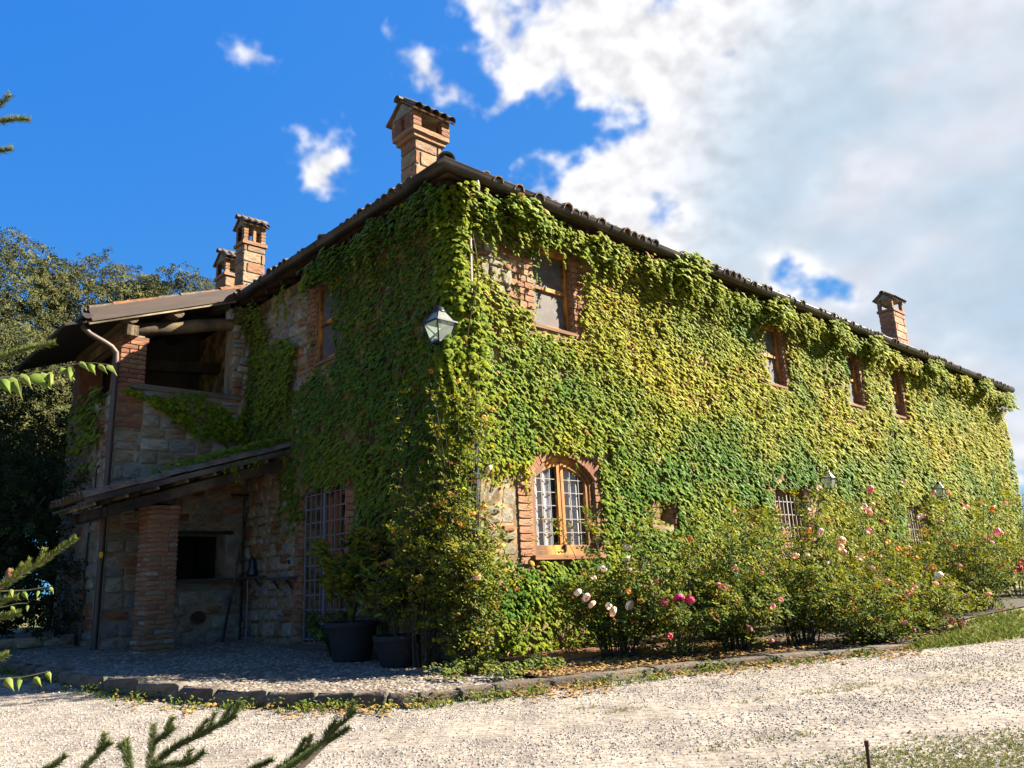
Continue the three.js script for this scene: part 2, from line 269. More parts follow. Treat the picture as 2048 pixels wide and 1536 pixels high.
function skirt(line, top, bottom) { // a vertical band under a polyline
  const P = [], I = [], U = []; let s = 0;
  line.forEach(([x, z], i) => { if (i) s += Math.hypot(x - line[i - 1][0], z - line[i - 1][1]); P.push(x, top(x, z), z, x, bottom(x, z), z); U.push(s, 0.3, s, 0); });
  for (let i = 0; i < line.length - 1; i++) { const a = i * 2; I.push(a, a + 1, a + 3, a, a + 3, a + 2); }
  const g = new THREE.BufferGeometry(); g.setAttribute('position', new THREE.Float32BufferAttribute(P, 3)); g.setAttribute('uv', new THREE.Float32BufferAttribute(U, 2)); g.setIndex(I); g.computeVertexNormals(); return g;
}
{ // open ground to the horizon
  const n = 96, P = [], I = [], U = [], at = (i) => { const t = (i / n) * 2 - 1; return Math.sign(t) * (Math.abs(t) * 26 + Math.pow(Math.abs(t), 6) * 700); };
  for (let j = 0; j <= n; j++) for (let i = 0; i <= n; i++) { const x = at(i) + 3, z = at(j) + 2; P.push(x, gy(x, z) - 0.012, z); U.push(x, z); }
  for (let j = 0; j < n; j++) for (let i = 0; i < n; i++) { const a = j * (n + 1) + i; I.push(a, a + n + 1, a + 1, a + 1, a + n + 1, a + n + 2); }
  const g = new THREE.BufferGeometry(); g.setAttribute('position', new THREE.Float32BufferAttribute(P, 3)); g.setAttribute('uv', new THREE.Float32BufferAttribute(U, 2)); g.setIndex(I); g.computeVertexNormals();
  const earth = tex(512, (x, y) => { const a = N3[y * 512 + x], b = N1[(y & 255) * 256 + (x & 255)], t = smooth(-0.2, 0.25, a); return [lerp(0.44, 0.30, t) + b * 0.2, lerp(0.38, 0.34, t) + b * 0.2, lerp(0.24, 0.13, t) + b * 0.14]; });
  earth.repeat.set(0.4, 0.4);
  structure('ground', g, new THREE.MeshStandardMaterial({ map: earth, roughness: 1 }));
}
const KERB = [[-3.68, -5.64], [-3.48, -4.32], [-3.34, -2.51], [-3.1, -1.44], [-2.72, -0.08], [-2.07, 0.84], [-1.75, 1.19], [-1.3, 1.42], [-0.85, 1.58], [-0.27, 1.76], [0.17, 1.96], [1.09, 2.27], [1.93, 2.65], [3.02, 3.22], [3.9, 3.6]];
const ROAD = [[-9, -12], [-4.4, -9], [-3.75, -4.4], [-3.35, -2.6], [-3.0, -1.4], [-2.6, -0.1], [-1.9, 0.8], [-1.35, 1.35], [-0.6, 1.6], [0.25, 1.98], [1.06, 2.32], [1.88, 2.72], [3.1, 3.36], [4.22, 3.95], [5.4, 4.45], [9, 5.9], [16, 8.4], [24, 10.5], [40, 14], [40, 22], [24, 17.5], [10, 12.6], [4, 12], [-4, 14], [-16, 14], [-18, -2]];
const roadSheet = sheet(ROAD, (x, z) => gy(x, z));
{
  const t = tex(512, (x, y) => { const a = N3[y * 512 + x], b = N1[((y * 3) & 255) * 256 + ((x * 3) & 255)], c = N2[((y * 7) & 255) * 256 + ((x * 7) & 255)]; const v = 0.44 + a * 0.10 + b * 0.14 + c * 0.12; return [v + 0.015, v * 0.955, v * 0.87]; });
  t.repeat.set(0.7, 0.7);
  const road = structure('gravel_road', roadSheet, new THREE.MeshStandardMaterial({ map: t, roughness: 1, bumpMap: grainBump, bumpScale: 0.02 }));
  // loose pebbles, thickest near the viewer
  const r = rng(41), list = [], geo = new THREE.IcosahedronGeometry(1, 0), eu = new THREE.Euler(), I4 = new THREE.Matrix4();
  const inside = roadSheet.userData.inside, track = (x, z) => { const a = (z - 0.5 * x - 2.9) / 1.12 + fbm(x * 0.5, z * 0.5, 2, 2) * 0.5; return Math.max(smooth(0.34, 0.12, Math.abs(a - 0.55)), smooth(0.34, 0.12, Math.abs(a - 2.0))); };
  for (let i = 0; i < 260000; i++) {
    const x = -5.5 + r() * 15, z = -5.5 + r() * 13.5, d = Math.hypot(x + 6.2, z - 7.6);
    if (!inside(x, z) || d < 2.5 || r() > Math.min(1, 7.5 / d) * (0.72 + 0.9 * fbm(x * 0.6, z * 0.6, 3, 3)) * (1 - 0.75 * track(x, z))) continue;
    const s = 0.0045 + r() * r() * 0.0085, v = 0.11 + Math.pow(r(), 1.2) * 0.20, w = r() * 0.035;
    eu.set(r() * 6, r() * 6, r() * 6); Q.setFromEuler(eu);
    list.push([I4.clone().compose(V(x, gy(x, z) + s * 0.05, z), Q, V(s * (0.8 + r() * 0.7), s * (0.6 + r() * 0.3), s * (0.8 + r() * 0.5))), new THREE.Color().setRGB(v + w * 0.7, v * 0.98, v * 0.91 - w * 0.5)]);
  }
  instanced('pebble', road, geo, new THREE.MeshStandardMaterial({ color: 0xffffff, roughness: 0.95 }), list);
}
{ // raised terrace by the porch, set with river pebbles
  const poly = [...KERB.slice(0, 10), [-0.2, 1.0], [0.3, -0.2], [0.3, -11.5], [-7, -11.5], [-4.2, -8]];
  const g = mergeGeometries([sheet(poly, ty), skirt(KERB.slice(0, 10), ty, (x, z) => -0.5).toNonIndexed(), skirt([[-4.2, -8], KERB[0]], ty, () => -0.5).toNonIndexed()]);
  const terrace = structure('terrace', g, mat([0.27, 0.20, 0.145], { bumpScale: 0.03 }));
  const r = rng(77), list = [], inside = sheet(poly, ty).userData.inside, geo = new THREE.IcosahedronGeometry(1, 1);
  for (let i = 0; i < 26000; i++) {
    const x = -4 + r() * 4.1, z = -7 + r() * 8.6; if (!inside(x, z) || r() > 0.55 + 0.9 * fbm(x * 0.8, z * 0.8, 8, 3)) continue;
    const s = 0.012 + r() * 0.016, v = 0.08 + r() * r() * 0.20, m = new THREE.Matrix4();
    Q.setFromAxisAngle(UP, 0.8 + (r() - 0.5) * 1.2);
    list.push([m.compose(V(x, ty(x, z) + 0.002, z), Q, V(s * 1.5, s * 0.3, s * 0.9)), new THREE.Color().setRGB(v * 1.15, v * 0.97, v * 0.78)]);
  }
  instanced('cobble', terrace, geo, new THREE.MeshStandardMaterial({ color: 0xffffff, roughness: 0.9 }), list);
}
{ // flower bed along the sunny wall and the kerb that holds it
  const bed = structure('flower_bed', sheet([...KERB.slice(9), [4.6, 3.45], [6, 3.2], [10, 3.2], [26, 3.6], [26, -0.2], [0.2, -0.2], [-0.2, 1.0]], (x, z) => z > 1 ? lerp(0, gy(x, z) + 0.012, smooth(3.2, 4.4, x)) : 0.0), M.soil);
  const strip = structure('brick_path', new THREE.BoxGeometry(9, 0.05, 0.92).translate(4.95, 0.01, 0.62), M.mortar);
  const r = rng(91);
  for (let i = 0; i < 26; i++) for (let j = 0; j < 3; j++) mesh('paving_tile', pick(BRICK_GEO, r), pick(TERRA, r), strip, [0.55 + i * 0.31, 0.028 + r() * 0.006, 0.3 + j * 0.31], [-Math.PI / 2, (r() - 0.5) * 0.03, (r() - 0.5) * 0.03], [0.295, 0.295, 0.05]);
  const kerb = group('kerb', scene); kerb.userData = { kind: 'structure', label: 'low uneven stone kerb between the gravel road, the terrace and the rose bed' };
  let seg = 0, along = 0.2;
  const len = KERB.slice(1).map((p, i) => Math.hypot(p[0] - KERB[i][0], p[1] - KERB[i][1])), total = len.reduce((a, b) => a + b, 0);
  const pt = (s) => { let i = 0; while (i < len.length - 1 && s > len[i]) s -= len[i++]; const t = Math.min(1, s / len[i]); return [lerp(KERB[i][0], KERB[i + 1][0], t), lerp(KERB[i][1], KERB[i + 1][1], t)]; };
  while (along < total - 0.2) {
    const l = 0.26 + r() * 0.5, a = pt(along), b = pt(Math.min(total, along + l)), cx = (a[0] + b[0]) / 2, cz = (a[1] + b[1]) / 2, turn = Math.atan2(-(b[1] - a[1]), b[0] - a[0]);
    const top = (cx < -0.9 ? ty(cx, cz) : 0.01) + (r() - 0.3) * 0.03, bot = gy(cx, cz) - 0.12, h = top - bot, d = 0.15 + r() * 0.06;
    mesh('kerb_stone', pick(STONE_GEO, r), pick(KERBS, r), kerb, [cx, bot + h / 2, cz], [(r() - 0.5) * 0.06 - 0.05, turn + (r() - 0.5) * 0.05, (r() - 0.5) * 0.05], [l - 0.008, h, d]); along += l;
  }
}

// ---------------------------------------------------------------- farmhouse
const L = 23.3, DEEP = 14, EAVE = 6.2, OVER = 0.31, PITCH = 0.34;
const house = thing('farmhouse', 'long two-storey stone farmhouse covered in climbing vine with a tiled hip roof', 'house');
const rightFace = group('sunny_wall', house), leftFace = group('gable_wall', house, [0, 0, 0], -Math.PI / 2);
const UPPER = [[1.5, 0.84], [7.95, 0.84], [11.65, 0.84], [14.15, 0.84]], UY = 4.55, UH = 1.28;
{
  const holes = [shift(archPath(1.28, 1.36, 0.3), 1.25, 1.27), ...UPPER.map(([x, w]) => shift(archPath(w, UH, 0), x, UY)), shift(archPath(1.3, 2.5, 0.35), 7.65, 0.08), shift(archPath(1.3, 2.4, 0.35), 13.8, 0.08), shift(archPath(0.38, 0.35, 0), 4.07, 1.7), shift(archPath(0.42, 0.38, 0), 6.6, 1.66)];
  wallWith(rightFace, 'wall', [[0, -0.4], [L, -0.4], [L, 6.2], [0, 6.2]], holes, 0.5, M.wall);
  const g2 = wallWith(leftFace, 'wall', [[-DEEP, -0.4], [-0.5, -0.4], [-0.5, 6.2], [-DEEP, 6.2]], [shift(archPath(0.8, 1.32, 0), -3.62, UY), shift(archPath(1.28, 2.47, 0.22), -3.95, 0.16)], 0.5, M.wall);
  mesh('back_wall', mergeGeometries([box(L - 0.5, 6.6, 0.5, L / 2 + 0.25, 2.9, -DEEP + 0.25), box(0.5, 6.6, DEEP - 1, L - 0.25, 2.9, -DEEP / 2)]), M.wall, house);
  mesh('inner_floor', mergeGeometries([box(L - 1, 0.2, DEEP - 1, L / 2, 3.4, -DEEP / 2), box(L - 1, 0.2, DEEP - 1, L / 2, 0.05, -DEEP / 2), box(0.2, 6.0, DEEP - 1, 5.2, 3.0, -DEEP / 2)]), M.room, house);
}
{ // hip roof: slab, tiles, rafters, boards
  const x0 = -OVER, x1 = L + OVER, z0 = OVER, z1 = -DEEP - OVER, half = (z0 - z1) / 2, top = EAVE + half * PITCH, ra = x0 + half, rb = x1 - half, zm = (z0 + z1) / 2, th = 0.07;
  const P = [[x0, EAVE, z0], [x1, EAVE, z0], [x1, EAVE, z1], [x0, EAVE, z1], [ra, top, zm], [rb, top, zm]], tri = [[0, 1, 5], [0, 5, 4], [3, 0, 4], [1, 2, 5], [2, 3, 4], [2, 4, 5]], pos = [], uv = [];
  for (const dy of [0.02, 0.02 + th]) for (const t of tri) for (const k of (dy > 0.05 ? t : [t[0], t[2], t[1]])) { pos.push(P[k][0], P[k][1] + dy, P[k][2]); uv.push(P[k][0], P[k][2]); }
  for (let k = 0; k < 4; k++) { const a = P[k], b = P[(k + 1) % 4]; for (const [q, dy] of [[a, 0.02], [b, 0.02], [b, 0.09], [a, 0.02], [b, 0.09], [a, 0.09]]) { pos.push(q[0], q[1] + dy, q[2]); uv.push(q[0] + q[2], q[1] + dy); } }
  const g = new THREE.BufferGeometry(); g.setAttribute('position', new THREE.Float32BufferAttribute(pos, 3)); g.setAttribute('uv', new THREE.Float32BufferAttribute(uv, 2)); g.computeVertexNormals();
  const roof = mesh('roof', g, mat([0.24, 0.12, 0.06], { map: woodTex }), house);
  // half-round clay tiles
  const cap = new THREE.CylinderGeometry(0.072, 0.094, 0.5, 9, 1, true, -Math.PI / 2, Math.PI), shell = mergeGeometries([cap, cap.clone().scale(0.84, 1, 0.84)]), rim = new THREE.RingGeometry(0.078, 0.094, 9, 1, 0, Math.PI).translate(0, 0, 0.25);
  const tile = mergeGeometries([shell.rotateX(-Math.PI / 2), rim]); // runs along z, wide end at +z, hump up
  tile.computeVertexNormals();
  const r = rng(7), rest = [], slope = Math.atan(PITCH);
  const put = (x, y, z, yaw, row, tilt = slope) => {
    const e = new THREE.Euler(tilt, yaw + (r() - 0.5) * 0.13, (r() - 0.5) * 0.16, 'YXZ');
    if (row === 0) { const o = mesh('roof_tile', tile, pick(TILES, r), roof, [x, y, z]); o.rotation.copy(e); o.scale.setScalar(0.95 + r() * 0.12); } else { const m = new THREE.Matrix4().compose(V(x, y, z), Q.setFromEuler(e), V(1, 1, 1)), c = pick(TILES, r).color; rest.push([m, c]); }
  };
  for (let row = 0; row < 15; row++) {
    const inset = row * 0.40 + 0.17, y = EAVE + 0.055 + inset * PITCH;
    for (let x = x0 + 0.12 + (row ? inset : 0.05); x < x1 - (row ? inset : 0.05); x += 0.195) put(x, y + r() * 0.035, z0 - inset + (row ? 0 : 0.05 + r() * 0.09), 0, row);
    for (let z = z1 + inset; z < z0 - 0.15 - (row ? inset : 0.05); z += 0.195) { put(x0 + inset - (row ? 0 : 0.05 + r() * 0.09), y + r() * 0.035, z, -Math.PI / 2, row && z > -6.4 ? row : z > -6.4 ? 0 : 1); }
    for (let x = x0 + inset; x < x1 - inset; x += 0.215) put(x, y, z1 + inset, Math.PI, 1);
    for (let z = z1 + inset; z < z0 - inset; z += 0.215) put(x1 - inset, y, z, Math.PI / 2, 1);
  }
  instanced('upper_tiles', roof, tile, mat([1, 1, 1], { bumpScale: 0.02 }), rest);
  const hipTile = tile.clone().scale(1.35, 1.35, 1);
  for (let k = 0; k < 16; k++) { const t = 0.02 + k * 0.3; const o = mesh('ridge_tile', hipTile, pick(TILES, r), roof, [x0 + 0.1 + t, EAVE + 0.17 + (t + 0.1) * PITCH, z0 - 0.1 - t]); o.rotation.set(Math.atan(PITCH / Math.SQRT2), -Math.PI / 4, 0, 'YXZ'); }
  for (let k = 0; k < 44; k++) mesh('rafter', box(0.07, 0.07, 0.3), M.beamDark, house, [0.3 + k * 0.54, EAVE - 0.005, 0.15], [slope, 0, 0]);
  for (let k = 0; k < 11; k++) mesh('rafter', box(0.3, 0.07, 0.07), M.beamDark, house, [-0.15, EAVE - 0.005, 0.1 - k * 0.56], [0, 0, slope]);
}
{ // half-round gutter round the visible eaves, with collars, and the downpipe
  const prof = []; for (let i = 0; i <= 10; i++) { const t = Math.PI * (i / 10); prof.push([0.092 - 0.092 * Math.cos(t), -0.115 * Math.sin(t)]); }
  const outer = [[-0.006, 0.012], ...prof, [0.19, 0.012]], inner = prof.map(([a, b]) => [a * 0.92 + 0.006, b * 0.9 + 0.004]).reverse(), ring = [...outer, ...inner];
  const sweep = (path, y) => { // path: [x, z, outX, outZ] with mitres
    const P = [], I = [], n = ring.length; for (const [x, z, ox, oz] of path) for (const [o, h] of ring) P.push(x + ox * o, y + h, z + oz * o);
    for (let k = 0; k < path.length - 1; k++) for (let i = 0; i < n; i++) { const a = k * n + i, b = k * n + (i + 1) % n; I.push(a, b, b + n, a, b + n, a + n); }
    for (const k of [0, path.length - 1]) for (let i = 1; i < n - 1; i++) k ? I.push(k * n, k * n + i, k * n + i + 1) : I.push(0, i + 1, i);
    const g = new THREE.BufferGeometry(); g.setAttribute('position', new THREE.Float32BufferAttribute(P, 3)); g.setAttribute('uv', new THREE.Float32BufferAttribute(P.flatMap((v, i) => i % 3 ? [] : [P[i] + P[i + 2], P[i + 1]]), 2)); g.setIndex(I); g.computeVertexNormals(); return g;
  };
  mesh('gutter', sweep([[-OVER, -6.0, -1, 0], [-OVER, OVER, -1, 1], [L + OVER, OVER, 0, 1]], EAVE + 0.1), M.gutter, house);
  const collar = new THREE.TorusGeometry(0.108, 0.012, 5, 12, Math.PI).rotateZ(Math.PI).rotateY(Math.PI / 2);
  for (let k = 0; k < 12; k++) mesh('gutter_bracket', collar, M.gutter, house, [0.9 + k * 1.95, EAVE + 0.1, OVER + 0.092]);
  for (let k = 0; k < 3; k++) mesh('gutter_bracket', collar.clone().rotateY(Math.PI / 2), M.gutter, house, [-OVER - 0.092, EAVE + 0.1, -0.9 - k * 1.95]);
  mesh('downpipe', tube([[0.12, 6.2, 0.40], [0.13, 6.08, 0.40], [0.15, 5.9, 0.28], [0.19, 5.7, 0.14], [0.2, 5.55, 0.12], [0.19, 4.6, 0.12], [0.18, 3.7, 0.12], [0.16, 2.75, 0.12]], 0.045, 40), M.pipe, house);
  mesh('downpipe', tube([[0.16, 2.8, 0.12], [0.165, 1.4, 0.12], [0.18, 0.05, 0.12]], 0.058, 8, 9), M.pipeDark, house);
}
function casing(parent, w, h, rise, depth, o = {}) { // a window or door opening's timber frame in the opening, local origin lower left
  const t = o.t ?? 0.07, ring = new THREE.Shape(archPath(w, h, rise).getPoints(4)), in_ = archPath(w - 2 * t, h - 2 * t + (o.noSill ? t : 0), Math.max(0, rise - 0.02)); ring.holes = [shift(in_, t, o.noSill ? 0 : t)];
  return mesh('window_frame', new THREE.ExtrudeGeometry(ring, { depth: 0.07, bevelEnabled: true, bevelSize: 0.006, bevelThickness: 0.006, bevelSegments: 1 }).translate(0, 0, -depth - 0.07), o.m ?? M.frame, parent);
}
{ // the arched leaded window on the ground floor
  const w = group('arched_window', rightFace, [1.25, 1.27, 0]); w.userData.label = 'arched two-leaf leaded window in an orange wooden frame';
  casing(w, 1.28, 1.36, 0.3, 0.03, { t: 0.06 });
  for (const k of [0, 1]) {
    const x0 = 0.06 + k * 0.585, W = 0.565, side = (x) => 1.06 + 0.30 - 0.05 - 0.3 * Math.pow((x - 0.64) / 0.64, 2);
    const s = new THREE.Shape(), hl = new THREE.Path(), N = 8, T = 0.055; s.moveTo(x0, 0.07); s.lineTo(x0 + W, 0.07); for (let i = 0; i <= N; i++) { const x = x0 + W * (1 - i / N); s.lineTo(x, side(x) - 0.02); } s.closePath();
    hl.moveTo(x0 + T, 0.07 + T); hl.lineTo(x0 + W - T, 0.07 + T); for (let i = 0; i <= N; i++) { const x = lerp(x0 + W - T, x0 + T, i / N); hl.lineTo(x, side(x) - T - 0.02); } hl.closePath(); s.holes = [hl];
    mesh('casement', new THREE.ExtrudeGeometry(s, { depth: 0.045, bevelEnabled: true, bevelSize: 0.005, bevelThickness: 0.005, bevelSegments: 1 }).translate(0, 0, -0.095), M.frame, w);
    mesh('pane', new THREE.ShapeGeometry(new THREE.Shape(hl.getPoints(3))).translate(0, 0, -0.085), M.pane, w);
    const X = [x0 + T + 0.16, x0 + T + 0.335], bars = X.map((x) => box(0.010, side(x) - T - 0.03 - 0.07 - T, 0.012, x, (side(x) - 0.03 + 0.07) / 2, -0.077));
    for (let i = 1; i < 6; i++) bars.push(box(W - 2 * T, 0.010, 0.012, x0 + W / 2, 0.12 + i * 0.185, -0.076));
    mesh('leading', mergeGeometries(bars), M.came, w);
    const cur = new THREE.PlaneGeometry(k ? 0.41 : 0.43, 1.3, 24, 1), cp = cur.attributes.position; for (let i = 0; i < cp.count; i++) cp.setZ(i, 0.02 * Math.sin(cp.getX(i) * 44 + k) + 0.01 * Math.sin(cp.getX(i) * 17)); cur.computeVertexNormals();
    mesh('curtain', cur.translate(x0 + (k ? 0.22 : 0.24), 0.72, -0.13), M.curtain, w);
  }
  mesh('handle', box(0.025, 0.1, 0.03, 0.64, 0.09, -0.02), M.rust, w); mesh('sill', box(1.42, 0.06, 0.2, 0.64, -0.035, 0.0), TERRA[1], w);
  const sur = group('brick_surround', rightFace);
  bricks(sur, 0.98, 1.245, 1.15, 2.35, { h: 0.1, l: 0.6, seed: 12, pal: BLOCKS.slice(0, 3).concat(BRICKS[3]), z: 0.012 });
  bricks(sur, 2.535, 2.66, 1.2, 2.3, { h: 0.1, l: 0.25, seed: 13, pal: BRICKS, z: 0.012 });
  const rv = group('brick_reveal', rightFace, [2.527, 0, 0], -Math.PI / 2); bricks(rv, -0.04, -0.004, 1.28, 2.32, { h: 0.1, l: 0.3, seed: 14, z: 0.004, d: 0.02, pal: BRICKS });
  archBricks(sur, 1.28, 1.36, 0.3, 1.25, 1.27, { z: 0.012, pal: BRICKS.slice(0, 4) });
  bricks(sur, 1.25, 2.53, 1.1, 1.2, { h: 0.09, l: 0.27, seed: 15, pal: TERRA, z: 0.014 });
  const st = group('stone_patch', rightFace); stones(st, 0.2, 0.98, 1.0, 2.42, (u, v) => true, { seed: 21, pal: PALE, hMin: 0.2, hMax: 0.34, lMin: 0.2, lMax: 0.5, brickish: 0.08, sunk: 0.03 });
  stones(st, 0.15, 0.95, 0.02, 0.7, () => true, { seed: 22, pal: PALE });
}
function upperWindow(parent, x, w, h, label, deep = 0) { // tall sash with a middle rail and brown blinds
  const g = group('upper_window', parent, [x, UY, 0]); if (label) g.userData.label = label;
  casing(g, w, h, 0, 0.09 - deep, { t: 0.055 });
  mesh('window_rail', box(w - 0.11, 0.06, 0.06, w / 2, h * 0.5, -0.12 + deep), M.frame, g);
  for (const k of [0, 1]) { mesh('blind', box(w - 0.13, h / 2 - 0.1, 0.02, w / 2, h * (0.25 + 0.5 * k) + (k ? -0.01 : 0.01), -0.145 + deep), M.shutter, g); }
  mesh('sill', box(w + 0.06, 0.05, 0.2, w / 2, -0.03, -0.06), TERRA[2], g);
  return g;
}
UPPER.forEach(([x, w], i) => upperWindow(rightFace, x, w, UH, ['tall upper window nearest the corner, brown blinds behind a wooden rail', 0, 0, 0, 0][i]));
upperWindow(leftFace, -3.62, 0.8, 1.32, 'tall shaded upper window on the gable wall, half hidden by vine', 0.06);
{
  const sur = group('brick_surround', rightFace);
  bricks(sur, 1.0, 1.495, 4.45, 5.85, { h: 0.1, l: 0.3, seed: 31, pal: BLOCKS.concat(BRICKS.slice(3)), z: 0.01, ragged: -0.2 });
  bricks(sur, 2.345, 2.6, 4.45, 5.85, { h: 0.1, l: 0.26, seed: 32, z: 0.01 });
  UPPER.forEach(([x, w], i) => { const rv = group('brick_reveal', rightFace, [x + w - 0.003, 0, 0], -Math.PI / 2); bricks(rv, -0.085, -0.004, UY + 0.02, UY + UH, { h: 0.1, l: 0.3, seed: 40 + i, z: 0.004, d: 0.02 }); if (i) bricks(sur, x + w + 0.003, x + w + 0.16, UY, UY + UH, { h: 0.1, l: 0.26, seed: 50 + i, z: 0.01 }); });
  stones(group('stone_patch', rightFace), 0.3, 1.05, 4.6, 5.85, () => true, { seed: 33, pal: PALE, brickish: 0.15, hMin: 0.16, hMax: 0.3 });
  const sl = group('brick_surround', leftFace);
  bricks(sl, -3.92, -3.625, 4.45, 5.95, { h: 0.085, l: 0.26, seed: 34, z: 0.012, ragged: -0.09 });
  stones(group('stone_patch', leftFace), -6.0, -3.95, 3.4, 5.98, () => true, { seed: 35, brickish: 0.12, hMin: 0.14, hMax: 0.3 });
}
{ // small openings and two grilled garden doors half hidden by roses
  for (const [x, y, w, h] of [[4.07, 1.7, 0.38, 0.35], [6.6, 1.66, 0.42, 0.38]]) { const n = group('wall_niche', rightFace, [x, y, 0]); mesh('niche_back', box(w + 0.04, h + 0.04, 0.05, w / 2, h / 2, -0.26), M.door, n); const r2 = group('brick_surround', rightFace); bricks(r2, x - 0.24, x - 0.004, y - 0.08, y + h + 0.08, { h: 0.085, seed: x * 10 | 0, z: 0.012 }); bricks(r2, x + w + 0.004, x + w + 0.24, y - 0.08, y + h + 0.08, { h: 0.085, seed: x * 11 | 0, z: 0.012 }); }
  for (const [x, h, s] of [[7.65, 2.5, 61], [13.8, 2.4, 62]]) {
    const d = group('garden_door', rightFace, [x, 0.08, 0]); casing(d, 1.3, h, 0.35, 0.2, { noSill: true });
    mesh('door_leaf', new THREE.ShapeGeometry(new THREE.Shape(archPath(1.18, h - 0.07, 0.32).getPoints(4))).translate(0.06, 0, -0.24), M.door, d);
    const bars = []; for (let i = 0; i <= 8; i++) bars.push(box(i % 4 ? 0.016 : 0.03, h - 0.2 - 0.1 * Math.abs(i - 4) / 2, 0.016, 0.05 + i * 0.15, (h - 0.2 - 0.1 * Math.abs(i - 4) / 2) / 2, -0.05)); for (let i = 0; i < 9; i++) bars.push(box(1.24, 0.016, 0.012, 0.65, 0.1 + i * 0.25, -0.06));
    mesh('grille', mergeGeometries(bars), M.whiteIron, d);
    const sur = group('brick_surround', rightFace); archBricks(sur, 1.3, h, 0.35, x, 0.08, { seed: s, z: 0.012, pal: BRICKS.concat(BLOCKS) }); bricks(sur, x - 0.27, x - 0.003, 1.2, h - 0.3, { h: 0.1, seed: s + 2, z: 0.012 }); bricks(sur, x + 1.303, x + 1.57, 1.2, h - 0.3, { h: 0.1, seed: s + 4, z: 0.012 });
  }
}
{ // the grilled door on the shaded side
  const d = group('grilled_door', leftFace, [-3.95, 0.16, 0]); d.userData.label = 'arched orange wooden door behind a tall iron grille'; const w = 1.28, h = 2.47, sp = 2.24;
  mesh('door_leaf', box(0.6, 2.2, 0.05, 0.32, 1.12, -0.33), M.door, d); mesh('door_leaf', box(0.6, 1.75, 0.05, 0.95, 0.9, -0.35), M.door, d);
  mesh('door_head', box(0.66, 0.12, 0.05, 0.95, 1.84, -0.34), M.door, d); mesh('fanlight_bar', box(1.26, 0.05, 0.05, 0.64, 2.25, -0.33), M.door, d);
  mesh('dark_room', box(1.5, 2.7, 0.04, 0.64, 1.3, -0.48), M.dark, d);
  const bars = []; const top = (x) => sp + 0.22 - 0.22 * Math.pow((x - w / 2) / (w / 2), 2) - 0.01;
  for (const x of [0.03, 0.19, 0.35, 0.51, 0.77, 0.93, 1.09, 1.25]) bars.push(box(x < 0.1 || x > 1.2 ? 0.035 : 0.016, top(x), 0.018, x, top(x) / 2, -0.02));
  for (let i = 0; i <= 10; i++) bars.push(box(w - 0.04, 0.018, 0.014, w / 2, 0.05 + i * 0.219, -0.035));
  bars.push(box(0.06, sp, 0.03, 0.63, sp / 2, -0.015), tube(Array.from({ length: 9 }, (_, i) => [0.02 + (w - 0.04) * i / 8, top(0.02 + (w - 0.04) * i / 8), -0.02]), 0.014, 16, 6).toNonIndexed());
  mesh('grille', mergeGeometries(bars.map((b) => b.index ? b.toNonIndexed() : b)), M.iron, d);
  mesh('doorstep', box(1.5, 0.1, 0.4, 0.64, -0.06, 0.12), KERBS[2], d);
  const sur = group('brick_surround', leftFace); bricks(sur, -4.2, -3.953, 0.16, 2.4, { h: 0.1, seed: 71, z: 0.012, pal: BLOCKS.slice(0, 2).concat(BRICKS) }); bricks(sur, -2.667, -2.42, 0.16, 2.4, { h: 0.1, seed: 72, z: 0.012 }); archBricks(sur, w, h, 0.22, -3.95, 0.16, { seed: 73, z: 0.012 });
  stones(group('stone_patch', leftFace), -6.08, -4.2, 0.05, 3.0, () => true, { seed: 74, brickish: 0.14, hMin: 0.14, hMax: 0.28 });
  stones(group('stone_patch', leftFace), -2.42, -0.05, 0.05, 2.2, (u, v) => nz(u * 1.3, v * 1.3, 4) > -0.25, { seed: 75, brickish: 0.08, hMin: 0.16, hMax: 0.3, lMin: 0.25, lMax: 0.55 });
}
